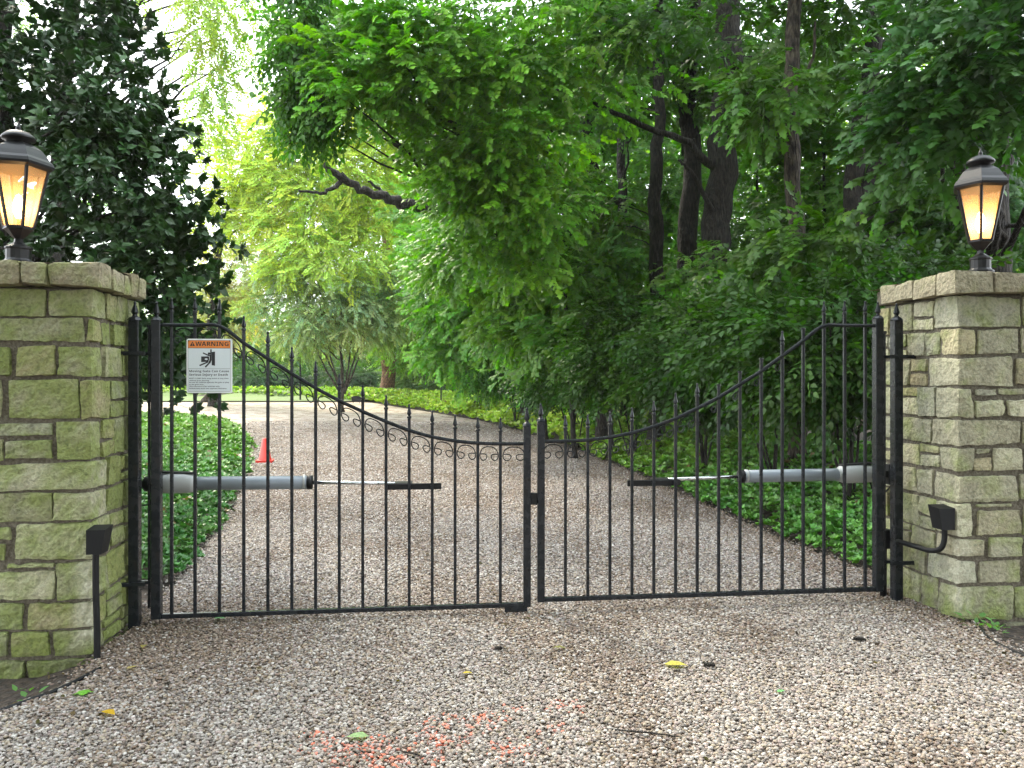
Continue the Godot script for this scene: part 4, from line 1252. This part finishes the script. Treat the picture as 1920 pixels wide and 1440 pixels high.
# heights of the top rail at each place; s runs along the gate from the left hinge
func gate_leaf(label: String, x_hinge: float, lift: float, rail: Array, bars: Array, hinge: float, meet: float, broken: Array, scrolls: Array) -> Node3D:
	var turn := Basis(Vector3.UP, YAW)
	var o := thing("gate_leaf", label, "gate", GATE + turn * Vector3(x_hinge, 0, 0) + Vector3(0, lift, 0), YAW, "two leaves of the drive gate")
	var rh := func(s: float) -> float: return lerp_table(rail, s) - lift
	# stiles
	for e in [[hinge, 0.06, 1.97 if x_hinge < 1.0 else 2.0], [meet, 0.05, 1.26]]:
		var st := begin(false)
		box_at(st, Vector3(e[0] - x_hinge, e[2] * 0.5, 0), Vector3(e[1], e[2], e[1]), 0.004)
		var stile := part("hinge_stile" if e[0] == hinge else "meeting_stile", st, M.iron, o)
		var s2 := begin(false)
		lathe(s2, [[e[1] * 0.72, 0.0], [e[1] * 0.5, 0.016], [0.014, 0.026], [0.012, 0.036], [0.021, 0.05], [0.018, 0.066], [0.009, 0.098], [0.008, 0.108], [0.01, 0.116], [0.0, 0.13]], 8, Vector3(e[0] - x_hinge, e[2], 0), PI / 8)
		part("spearhead", s2, M.iron, stile)
	for i in bars.size():
		var s: float = bars[i]
		var y: float = (rh as Callable).call(s)
		var st := begin(false)
		box_at(st, Vector3(s - x_hinge, (y + 0.082 + 0.01) * 0.5, 0), Vector3(0.02, y + 0.082 - 0.01, 0.02), 0.002)
		var b := part("bar", st, M.iron, o)
		spear(y, s - x_hinge, b, 1.0, i in broken)
	# top rail, bent to the curve
	var pts: Array = []
	for p in rail: pts.append(Vector3(p[0] - x_hinge, p[1] - lift, 0))
	var path := smooth_path(pts, 4)
	var st := begin()
	for i in path.size() - 1:
		var a: Vector3 = path[i]
		var b: Vector3 = path[i + 1]
		var up := (b - a).normalized().cross(Vector3.BACK) * -0.0115
		var w := Vector3(0, 0, 0.0125)
		for q in [[up + w, up - w], [-up - w, -up + w], [up + w, -up + w], [up - w, -up - w]]:
			quad_out(st, a + q[0], a + q[1], b + q[1], b + q[0], (a + b) * 0.5)
	part("top_rail", st, M.iron, o)
	st = begin(false)
	box_at(st, Vector3((hinge + meet) * 0.5 - x_hinge, 0.015, 0), Vector3(absf(meet - hinge) - 0.05, 0.03, 0.034), 0.003)
	part("bottom_rail", st, M.iron, o)
	# scrolls under the rail, one between each pair of uprights
	var all: Array = [minf(hinge, meet)]
	all.append_array(bars)
	all.append(maxf(hinge, meet))
	var shape := [[0.40, -0.072], [0.37, -0.094], [0.24, -0.106], [0.12, -0.09], [0.1, -0.062], [0.18, -0.03], [0.33, -0.014], [0.5, -0.011], [0.67, -0.014], [0.82, -0.03], [0.9, -0.062], [0.88, -0.09], [0.76, -0.106], [0.63, -0.094], [0.6, -0.072]]
	for i in all.size() - 1:
		if not i in scrolls: continue
		var a: float = all[i]
		var b: float = all[i + 1]
		var sp: Array = []
		# loops turn back on themselves like the ends of a bass clef
		var full := [[0.13, -0.062], [0.3, -0.062]]
		full.append_array(shape)
		full.append_array([[0.7, -0.062], [0.87, -0.062]])
		if scrolls is Array and full.size():
			for p in full:
				var s := lerpf(a, b, p[0])
				sp.append(Vector3(s - x_hinge, (rh as Callable).call(s) + p[1] - 0.012, 0.0))
			var s5 := begin()
			var pp := smooth_path(sp, 3)
			tube(s5, pp, taper(pp.size(), 0.0042, 0.0042), 6)
			part("scroll", s5, M.iron, o)
	return o

func build_gate() -> void:
	var l_bars: Array = []
	for i in 15: l_bars.append(0.095 + 0.155 * i * 0.985 if i == 0 else 0.244 + (2.282 - 0.244) * (i - 1) / 13.0 if i < 15 else 0.0)
	var l_rail := [[0.0, 1.99], [0.244, 1.99], [0.405, 1.985], [0.567, 1.868], [0.723, 1.765], [0.884, 1.661], [1.042, 1.565], [1.202, 1.478], [1.359, 1.405], [1.517, 1.336], [1.668, 1.278], [1.825, 1.234], [1.982, 1.206], [2.13, 1.191], [2.282, 1.185], [2.445, 1.184]]
	var l := gate_leaf("left gate leaf of black iron bars, its spearheads complete, with the warning sign", 0.0, 0.05, l_rail, l_bars, 0.0, 2.468, [], range(1, 16))
	var r_bars: Array = []
	for i in 15: r_bars.append(2.74 + (4.969 - 2.74) * i / 14.0)
	var r_rail := [[2.59, 1.198], [2.74, 1.2], [2.892, 1.206], [3.053, 1.224], [3.207, 1.252], [3.358, 1.293], [3.514, 1.346], [3.675, 1.417], [3.837, 1.495], [3.992, 1.586], [4.16, 1.685], [4.322, 1.797], [4.48, 1.906], [4.639, 2.02], [4.81, 2.027], [5.06, 2.027]]
	var r := gate_leaf("right gate leaf of black iron bars with several spearheads broken off", 5.069, 0.08, r_rail, r_bars, 5.069, 2.566, [7, 8, 9, 11], [0, 1, 2, 3, 4, 5, 6])
	# odd curls left under the right leaf's rail where scrolls have broken away
	for i in [7, 8, 9, 10]:
		var s: float = r_bars[i] - 5.069
		var y := lerp_table(r_rail, r_bars[i]) - 0.08
		var st := begin()
		var pts := smooth_path([Vector3(s - 0.012, y - 0.05, 0), Vector3(s - 0.045, y - 0.07, 0), Vector3(s - 0.052, y - 0.1, 0), Vector3(s - 0.03, y - 0.108, 0), Vector3(s - 0.02, y - 0.085, 0), Vector3(s - 0.016, y - 0.045, 0)], 3)
		tube(st, pts, taper(pts.size(), 0.0042, 0.0042), 6)
		part("scroll", st, M.iron, r)
	# the latch box between the leaves and the drop bolt plate
	var st := begin(false)
	box_at(st, Vector3(2.468 + 0.047, 0.75, -0.005), Vector3(0.05, 0.082, 0.04), 0.004)
	part("latch_box", st, M.plastic_black, l)
	st = begin(false)
	box_at(st, Vector3(2.39, -0.006, 0.012), Vector3(0.16, 0.05, 0.012), 0.003)
	part("bolt_plate", st, M.iron, l)
	# fixed posts at the piers
	var turn := Basis(Vector3.UP, YAW)
	for e in [[-0.138, 2.02, "left iron hinge post standing against the mossy pier", -1.0], [5.215, 2.07, "right iron hinge post standing against the paler pier", 1.0]]:
		var p := thing("gate_post", e[2], "gate post", GATE + turn * Vector3(e[0], 0, 0), YAW, "hinge posts of the gate")
		st = begin(false)
		box_at(st, Vector3(0, e[1] * 0.5 - 0.05, 0), Vector3(0.066, e[1] + 0.1, 0.066), 0.004)
		part("post", st, M.iron, p)
		st = begin(false)
		lathe(st, [[0.048, 0.0], [0.034, 0.018], [0.016, 0.028], [0.013, 0.038], [0.023, 0.052], [0.02, 0.068], [0.009, 0.1], [0.008, 0.108], [0.01, 0.116], [0.0, 0.13]], 8, Vector3(0, e[1], 0), PI / 8)
		part("spearhead", st, M.iron, p)
		for y in [0.29, 1.8]:
			st = begin(false)
			box_at(st, Vector3(e[3] * 0.02, y, 0.045), Vector3(0.2, 0.028, 0.012), 0.002)
			part("wall_strap", st, M.iron, p)
			st = begin(false)
			box_at(st, Vector3(-e[3] * 0.075, y, -0.01), Vector3(0.13, 0.022, 0.03), 0.003)
			part("hinge_arm", st, M.iron, p)
		st = begin(false)
		cyl(st, Vector3(-e[3] * 0.085, 0.12, -0.015), Vector3(-e[3] * 0.085, 1.97, -0.015), 0.009, 8)
		part("hinge_rod", st, M.iron, p)
		st = begin(false)
		cyl(st, Vector3(-e[3] * 0.085, 1.97, -0.015), Vector3(-e[3] * 0.085, 1.99, -0.015), 0.016, 8)
		part("rod_cap", st, M.iron, p)

func build_operators() -> void:
	var turn := Basis(Vector3.UP, YAW)
	# in the arm's own axes x runs from the pier towards the middle of the gate
	for e in [["grey piston gate opener mounted behind the left gate leaf", -0.175, 1.0], ["grey piston gate opener mounted behind the right gate leaf", 5.245, -1.0]]:
		var k: float = e[2]
		var o := thing("gate_opener", e[0], "gate opener", GATE + turn * Vector3(e[1], 0.915, -0.2), YAW, "piston gate openers")
		var st := begin(false)
		box_at(st, Vector3(k * -0.06, 0.0, 0.02), Vector3(0.1, 0.16, 0.05), 0.006)
		box_at(st, Vector3(k * -0.01, 0.0, 0.0), Vector3(0.09, 0.05, 0.06), 0.006)
		part("wall_bracket", st, M.plastic_black, o)
		st = begin()
		tube(st, [Vector3(k * 0.02, 0, 0), Vector3(k * 0.035, 0, 0), Vector3(k * 0.09, 0, 0)], [0.03, 0.05, 0.058], 16)
		part("end_joint", st, M.plastic_black, o)
		st = begin()
		var hp := [Vector3(k * 0.075, 0.0, 0), Vector3(k * 0.09, 0.003, 0), Vector3(k * 0.19, 0.006, 0), Vector3(k * 0.3, 0.006, 0), Vector3(k * 0.345, 0.002, 0), Vector3(k * 0.365, 0.0, 0)]
		tube(st, hp, [0.055, 0.064, 0.072, 0.073, 0.066, 0.056], 20)
		part("motor_housing", st, M.light_grey, o)
		st = begin(false)
		box(st, Transform3D(Basis(Vector3.BACK, k * -0.05), Vector3(k * 0.23, 0.079, 0.0)), Vector3(0.26, 0.012, 0.07), 0.005)
		part("release_cover", st, M.plastic_black, o)
		st = begin()
		tube(st, [Vector3(k * 0.355, 0, 0), Vector3(k * 1.125, -0.004, 0)], [0.047, 0.047], 24)
		part("cylinder", st, M.grey_paint, o)
		st = begin()
		tube(st, [Vector3(k * 1.12, -0.004, 0), Vector3(k * 1.155, -0.004, 0)], [0.049, 0.049], 24)
		part("end_cap", st, M.plastic_black, o)
		st = begin()
		var cable := smooth_path([Vector3(k * 0.12, -0.05, 0.0), Vector3(k * 0.09, -0.12, 0.0), Vector3(k * 0.02, -0.14, 0.02), Vector3(k * -0.04, -0.08, 0.03)], 4)
		tube(st, cable, taper(cable.size(), 0.006, 0.006), 6)
		part("power_cable", st, M.plastic_black, o)
		for x in [0.375, 1.1]:
			st = begin()
			cyl(st, Vector3(k * (x - 0.008), -0.002, 0), Vector3(k * (x + 0.008), -0.002, 0), 0.0495, 24)
			part("clamp_ring", st, M.light_grey, o)
		st = begin()
		cyl(st, Vector3(k * 1.15, -0.004, 0), Vector3(k * 1.78, -0.012, 0.075), 0.0125, 12)
		part("piston_rod", st, M.chrome, o)
		st = begin(false)
		box_at(st, Vector3(k * 1.855, -0.022, 0.16), Vector3(0.39, 0.042, 0.02), 0.003)
		box_at(st, Vector3(k * 1.79, -0.012, 0.1), Vector3(0.12, 0.03, 0.1), 0.003)
		part("gate_bracket", st, M.plastic_black, o)

# ------------------------------------------------------------------ small things
func letters(text: String, parent: Node3D, x: float, y: float, width: float, height: float, z: float, mat_: Material, bold := true, called := "lettering") -> void:
	var t := TextMesh.new()
	var f := SystemFont.new()
	f.font_names = PackedStringArray(["Droid Sans"])
	f.font_weight = 700 if bold else 400
	t.font = f
	t.text = text
	t.font_size = 48
	t.pixel_size = 0.001
	t.depth = 0.02
	t.curve_step = 2.0
	t.horizontal_alignment = HORIZONTAL_ALIGNMENT_LEFT
	var o := put(called, t, mat_, parent)
	var b := t.get_aabb()
	var sx := width / maxf(b.size.x, 1e-4)
	var sy := height / maxf(b.size.y, 1e-4)
	o.scale = Vector3(sx, sy, 0.03)
	o.position = Vector3(x - b.position.x * sx, y - b.position.y * sy, z)

func build_sign() -> void:
	var turn := Basis(Vector3.UP, YAW)
	var w := 0.293
	var h := 0.36
	var o := thing("warning_sign", "white and orange metal warning sign fixed to the left gate leaf", "sign", GATE + turn * Vector3(0.195, 1.54, 0.017), YAW)
	var k := w / 910.0
	var P := func(x: float, y: float) -> Vector2: return Vector2((x - 220.0) * k, h - (y - 160.0) * k)
	var rounded := func(x0: float, y0: float, x1: float, y1: float, r: float) -> PackedVector2Array:
		var a := PackedVector2Array()
		var p: Vector2 = (P as Callable).call(x0, y1)
		var q: Vector2 = (P as Callable).call(x1, y0)
		for c in [[q.x - r, q.y - r, 0.0], [p.x + r, q.y - r, PI / 2], [p.x + r, p.y + r, PI], [q.x - r, p.y + r, PI * 1.5]]:
			for i in 5:
				var t: float = c[2] + PI / 2 * i / 4.0
				a.append(Vector2(c[0] + cos(t) * r, c[1] + sin(t) * r))
		return a
	var st := begin(false)
	slab(st, (rounded as Callable).call(220, 160, 1130, 1278, 0.012), 0.0, 0.003)
	part("panel", st, M.sign_rim, o)
	st = begin(false)
	slab(st, (rounded as Callable).call(246, 190, 1092, 1248, 0.004), 0.0031, 0.0036)
	part("border_line", st, M.ink, o)
	st = begin(false)
	slab(st, PackedVector2Array([(P as Callable).call(252, 1243), (P as Callable).call(1087, 1243), (P as Callable).call(1087, 357), (P as Callable).call(252, 357)]), 0.0034, 0.0040)
	part("white_field", st, M.sign_white, o)
	st = begin(false)
	slab(st, PackedVector2Array([(P as Callable).call(252, 348), (P as Callable).call(1087, 348), (P as Callable).call(1087, 196), (P as Callable).call(252, 196)]), 0.0034, 0.0040)
	part("orange_band", st, M.sign_orange, o)
	var z := 0.0042
	letters("WARNING", o, (P as Callable).call(395, 308).x, (P as Callable).call(395, 308).y, 660 * k, 88 * k, z, M.ink)
	st = begin(false)
	slab(st, PackedVector2Array([(P as Callable).call(285, 310), (P as Callable).call(388, 310), (P as Callable).call(337, 218)]), 0.0041, 0.0046)
	part("alert_triangle", st, M.ink, o)
	st = begin(false)
	for q in [[331, 250, 343, 284], [331, 290, 343, 301]]:
		slab(st, PackedVector2Array([(P as Callable).call(q[0], q[3]), (P as Callable).call(q[2], q[3]), (P as Callable).call(q[2], q[1]), (P as Callable).call(q[0], q[1])]), 0.0047, 0.005)
	part("alert_mark", st, M.sign_orange, o)
	# pictogram: a figure caught between a moving gate and a post
	st = begin(false)
	for q in [[[720, 705], [785, 715], [785, 425], [720, 432]], [[510, 640], [640, 636], [668, 600], [668, 540], [655, 522], [510, 525]]]:
		var a := PackedVector2Array()
		for p in q: a.append((P as Callable).call(p[0], p[1]))
		slab(st, a, 0.0041, 0.0046)
	part("gate_symbol", st, M.ink, o)
	st = begin(false)
	var zf := 0.00465
	for q in [[545, 452, 672, 510, 13], [705, 378, 703, 560, 14], [478, 713, 655, 632, 14], [592, 745, 695, 632, 15]]:
		var a2 := Vector2(q[0], q[1])
		var b2 := Vector2(q[2], q[3])
		var nrm: Vector2 = (b2 - a2).orthogonal().normalized() * q[4]
		var a := PackedVector2Array()
		for p in [a2 + nrm, a2 - nrm, b2 - nrm, b2 + nrm]: a.append((P as Callable).call(p.x, p.y))
		slab(st, a, 0.0041, zf)
		zf += 0.00012
	var head := PackedVector2Array()
	var hole := PackedVector2Array()
	for i in 14:
		var t := TAU * i / 14.0
		head.append((P as Callable).call(666 + 25 * cos(t), 465 + 25 * sin(t)))
		hole.append((P as Callable).call(610 + (32 if i % 7 == 0 else 28) * cos(t), 580 + 19 * sin(t)))
	slab(st, head, 0.0041, 0.0053)
	var body := PackedVector2Array()
	for p in [[672, 495], [716, 480], [718, 600], [700, 640], [655, 640], [676, 600], [682, 550]]: body.append((P as Callable).call(p[0], p[1]))
	slab(st, body, 0.0041, 0.0055)
	part("figure_symbol", st, M.ink, o)
	st = begin(false)
	slab(st, hole, 0.0041, 0.0050)
	part("gate_symbol_hole", st, M.sign_white, o)
	st = begin(false)
	slab(st, PackedVector2Array([(P as Callable).call(252, 781), (P as Callable).call(1087, 781), (P as Callable).call(1087, 775), (P as Callable).call(252, 775)]), 0.0041, 0.0045)
	part("dividing_line", st, M.ink, o)
	for r in [["Moving Gate Can Cause", 274, 864, 790, 62], ["Serious Injury or Death", 274, 938, 765, 64]]:
		letters(r[0], o, (P as Callable).call(r[1], r[2]).x, (P as Callable).call(r[1], r[2]).y, r[3] * k, r[4] * k, z, M.ink)
	for r in [["KEEP CLEAR! Gate may move at any time", 274, 998, 780, 36], ["without prior warning.", 274, 1040, 400, 34], ["Do not let children operate the gate or play", 274, 1080, 790, 36], ["in the gate area.", 274, 1122, 290, 34], ["This entrance is for vehicles only.", 274, 1163, 610, 36], ["Pedestrians must use separate entrance.", 274, 1205, 750, 36]]:
		letters(r[0], o, (P as Callable).call(r[1], r[2]).x, (P as Callable).call(r[1], r[2]).y, r[3] * k, r[4] * k, z, M.ink)
	st = begin()
	for q in [[262, 205], [1076, 205]]:
		var c: Vector2 = (P as Callable).call(q[0], q[1])
		cyl(st, Vector3(c.x, c.y, 0.003), Vector3(c.x, c.y, 0.007), 0.004, 8)
	part("screw_heads", st, M.iron, o)

func build_small_things() -> void:
	build_sign()
	var turn := Basis(Vector3.UP, YAW)
	# traffic cones, two nested
	rng.seed = 5
	var c := on_ground(-4.95, -15.8)
	for i in 2:
		var o := thing("traffic_cone", ["upper orange traffic cone of a nested pair at the left edge of the drive", "lower orange traffic cone, its base showing under the nested one"][i], "traffic cone", c + Vector3(0, 0.028 if i == 0 else 0.0, 0), 0.2, "nested traffic cones")
		var st := begin(false)
		box_at(st, Vector3(0, 0.014, 0), Vector3(0.33, 0.025, 0.33), 0.006)
		part("base", st, M.cone_orange, o)
		st = begin()
		lathe(st, [[0.132, 0.026], [0.122, 0.036], [0.046, 0.45], [0.04, 0.458], [0.0, 0.46]] if i == 0 else [[0.142, 0.026], [0.13, 0.036], [0.125, 0.05], [0.0, 0.05]], 24)
		part("cone", st, M.cone_orange, o)
	# cable boxes on the piers
	var o := thing("photo_cell", "black sensor box on a conduit at the front corner of the left pier", "sensor", Vector3(-2.41, 0, -4.585), YAW)
	var st := begin(false)
	hood(st, Vector3(0, 0.69, 0), 0.105, 0.14, 0.12, 1.0)
	part("housing", st, M.plastic_black, o)
	st = begin()
	tube(st, smooth_path([Vector3(-0.01, 0.64, 0.0), Vector3(-0.008, 0.4, 0.004), Vector3(-0.002, 0.18, 0.004), Vector3(0.0, -0.05, 0.008)], 4), taper(13, 0.0185, 0.0185), 12)
	part("conduit", st, M.plastic_black, o)
	o = thing("photo_cell", "black sensor box with a bent conduit at the front corner of the right pier", "sensor", Vector3(2.93, 0, -5.36), YAW)
	st = begin(false)
	hood(st, Vector3(0, 0.69, 0), 0.115, 0.145, 0.12, -1.0)
	part("housing", st, M.plastic_black, o)
	st = begin()
	var cp := smooth_path([Vector3(0.01, 0.64, 0), Vector3(0.01, 0.54, 0.0), Vector3(-0.005, 0.475, -0.02), Vector3(-0.03, 0.45, -0.09), Vector3(-0.045, 0.45, -0.2), Vector3(-0.06, 0.45, -0.42)], 5)
	tube(st, cp, taper(cp.size(), 0.0185, 0.0185), 12)
	part("conduit", st, M.plastic_black, o)
	o = thing("junction_box", "black junction box on a pipe between the right hinge post and the pier", "junction box", GATE + turn * Vector3(5.19, 0, -0.11), YAW)
	st = begin(false)
	box_at(st, Vector3(0, 0.44, 0), Vector3(0.09, 0.14, 0.08), 0.006)
	part("housing", st, M.plastic_black, o)
	st = begin()
	cyl(st, Vector3(-0.01, -0.05, 0), Vector3(-0.01, 0.4, 0), 0.024, 12)
	part("pipe", st, M.plastic_black, o)
	# far markers
	var p := at(668, 752, 38.0)
	o = thing("plaque", "small black plaque on stakes at the edge of the lawn", "plaque", on_ground(p.x, p.z))
	st = begin(false)
	slab(st, PackedVector2Array([Vector2(-0.22, 0.12), Vector2(0.22, 0.12), Vector2(0.22, 0.3), Vector2(0.13, 0.36), Vector2(-0.13, 0.36), Vector2(-0.22, 0.3)]), -0.012, 0.012)
	part("panel", st, M.plastic_black, o)
	for s in [-0.15, 0.15]:
		st = begin(false)
		cyl(st, Vector3(s, -0.05, -0.02), Vector3(s, 0.2, -0.02), 0.012, 6)
		part("stake", st, M.plastic_black, o)
	p = at(827, 752, 33.5)
	o = thing("garden_post", "slim black post with a small hanging box in the far ground cover", "post", on_ground(p.x, p.z))
	st = begin(false)
	cyl(st, Vector3(0, -0.1, 0), Vector3(0, 1.75, 0), 0.03, 8)
	part("pole", st, M.plastic_black, o)
	st = begin(false)
	box_at(st, Vector3(-0.08, 1.72, 0), Vector3(0.2, 0.03, 0.03), 0.004)
	part("arm", st, M.plastic_black, o)
	st = begin(false)
	box_at(st, Vector3(-0.17, 1.42, 0), Vector3(0.12, 0.5, 0.12), 0.015)
	part("hanging_box", st, M.plastic_black, o)
	p = at(563, 735, 40.0)
	o = thing("garden_post", "dark green post standing before the shrubs behind the lawn", "post", on_ground(p.x, p.z))
	st = begin(false)
	cyl(st, Vector3(0, -0.1, 0), Vector3(0, 1.9, 0), 0.045, 8)
	part("pole", st, M.iron, o)
	# edging at the corners of the drive
	for e in [["dark edging strip where the drive meets the soil before the left pier", [[-2.95, 2.9], [-2.62, 3.45], [-2.5, 3.8], [-2.36, 4.1], [-2.3, 4.4]]], ["dark edging strip curving past the foot of the right pier", [[3.06, 5.15], [2.97, 4.9], [2.99, 4.6], [3.05, 4.2], [3.2, 3.6]]]]:
		var pts: Array = []
		for q in e[1]: pts.append(on_ground(q[0], -q[1], 0.012))
		st = begin()
		var pp := smooth_path(pts, 4)
		tube(st, pp, taper(pp.size(), 0.011, 0.011), 6)
		var m := part("edging_strip", st, M.plastic_black)
		tag(m, e[0], "edging")
	# fallen leaves
	var leaves := [
		["fallen_leaf", "large pale yellow leaf lying on the right of the gravel", 1245, 1253, "ovate", 0.13, Color(0.62, 0.55, 0.12), 1.3],
		["fallen_leaf", "orange yellow pointed leaf on the gravel by the left soil", 190, 1343, "oval", 0.1, Color(0.62, 0.38, 0.02), 1.1],
		["fallen_leaf", "bright green cut leaf on the gravel by the left pier", 158, 1302, "maple", 0.085, Color(0.2, 0.5, 0.06), 0.4],
		["fallen_leaf", "pale green leaf lying on the orange painted pebbles", 692, 1390, "ovate", 0.1, Color(0.35, 0.52, 0.25), -1.4],
		["fallen_leaf", "small blue green leaf right of the orange paint", 1457, 1306, "ovate", 0.05, Color(0.2, 0.48, 0.2), 1.9],
		["fallen_leaf", "small yellow leaf in the middle of the gravel", 867, 1270, "ovate", 0.055, Color(0.65, 0.5, 0.06), 1.5],
		["fallen_leaf", "olive leaf half sunk in the gravel behind the large yellow one", 1035, 1222, "oval", 0.085, Color(0.25, 0.24, 0.08), 1.4],
		["fallen_leaf", "green leaf under the bottom rail of the left gate leaf", 400, 1166, "ovate", 0.09, Color(0.16, 0.36, 0.16), 1.4],
		["fallen_leaf", "dull yellow leaf between the left pier and the gate", 272, 1216, "ovate", 0.07, Color(0.4, 0.33, 0.1), 0.2],
		["fallen_leaf", "tan curled leaf below the dull yellow one", 236, 1262, "ovate", 0.06, Color(0.42, 0.34, 0.14), 2.2]]
	for q in leaves:
		var d: float = 1.6 * F / (q[3] - 720.0)
		var w := at(q[2], q[3], d)
		st = begin(false)
		leaf_shape(st, Transform3D(Basis(Vector3.UP, q[7]) * Basis(Vector3.RIGHT, -0.12), Vector3(0, 0.024, 0)), q[4], q[5], q[6])
		var m := part(q[0], st, M.leaf_soft)
		m.position = Vector3(w.x, 0.0, w.z)
		tag(m, q[1], "leaf")
	# twigs and bark bits
	for q in [["thin dark twig on the gravel right of the orange paint", 1215, 1385, 0.3, 0.25], ["short dark twig below the orange paint", 775, 1425, 0.1, 0.5], ["dark bark chip on the gravel near the large yellow leaf", 1330, 1255, 0.06, 0.2], ["dark bark chip lying left of the olive leaf", 935, 1223, 0.04, 0.1], ["dark bark chip under the meeting stiles", 965, 1150, 0.1, 0.05], ["dark bark chip on the right half of the gravel", 1612, 1206, 0.07, 0.4]]:
		var d: float = 1.6 * F / (q[2] - 720.0)
		var w := at(q[1], q[2], d)
		st = begin(false)
		var a: Vector3 = Vector3(cos(q[4]), 0.0, sin(q[4])) * q[3] * 0.5
		var thick := 0.004 if q[3] > 0.09 else 0.012
		tube(st, [-a, Vector3(0.01, 0.006, 0.01), a], [thick, thick * 1.1, thick * 0.6], 5)
		var m := part("twig" if q[3] > 0.09 else "bark_chip", st, M.bark)
		m.position = Vector3(w.x, 0.024, w.z)
		tag(m, q[0], "twig" if q[3] > 0.09 else "bark chip")
	# weeds at the feet of the piers
	for q in [["small pale weed in the soil at the foot of the right pier", 3.1, 5.05, 0.055, 12], ["low green weed against the corner of the right pier", 3.06, 5.2, 0.06, 9], ["grey green weed in the soil before the left pier", -2.55, 4.15, 0.06, 8]]:
		rng.seed = hash(q[0])
		var w := thing("weed", q[0], "weed", on_ground(q[1], -q[2]))
		for i in q[4]:
			var a := TAU * rng.randf()
			st = begin(false)
			var dir := Vector3(cos(a), rng.randf_range(0.2, 1.2), sin(a))
			leaf_shape(st, Transform3D(look_basis(dir, Vector3.UP), Vector3(cos(a), 0.0, sin(a)) * rng.randf() * 0.09 + Vector3(0, rng.randf() * 0.09, 0)), "ovate", q[3] * rng.randf_range(0.7, 1.1), Color(0.14, 0.3, 0.09))
			part("leaf", st, M.leaf_soft, w)

# a box whose top leans out as a hood
func hood(st: SurfaceTool, c: Vector3, w: float, h: float, d: float, side: float) -> void:
	var v: Array[Vector3] = []
	for y in [-0.5, 0.5]:
		var grow := 1.0 if y > 0 else 0.78
		for z in [0.5, -0.5]:
			for x in [-0.5, 0.5]:
				v.append(c + Vector3(x * w * grow + side * 0.012 * (y + 0.5), y * h + (0.012 if z < 0 and y > 0 else 0.0), z * d * (1.0 if z > 0 else grow)))
	for f in [[0, 1, 3, 2], [4, 5, 7, 6], [0, 1, 5, 4], [2, 3, 7, 6], [0, 2, 6, 4], [1, 3, 7, 5]]:
		quad_out(st, v[f[0]], v[f[1]], v[f[2]], v[f[3]], c)
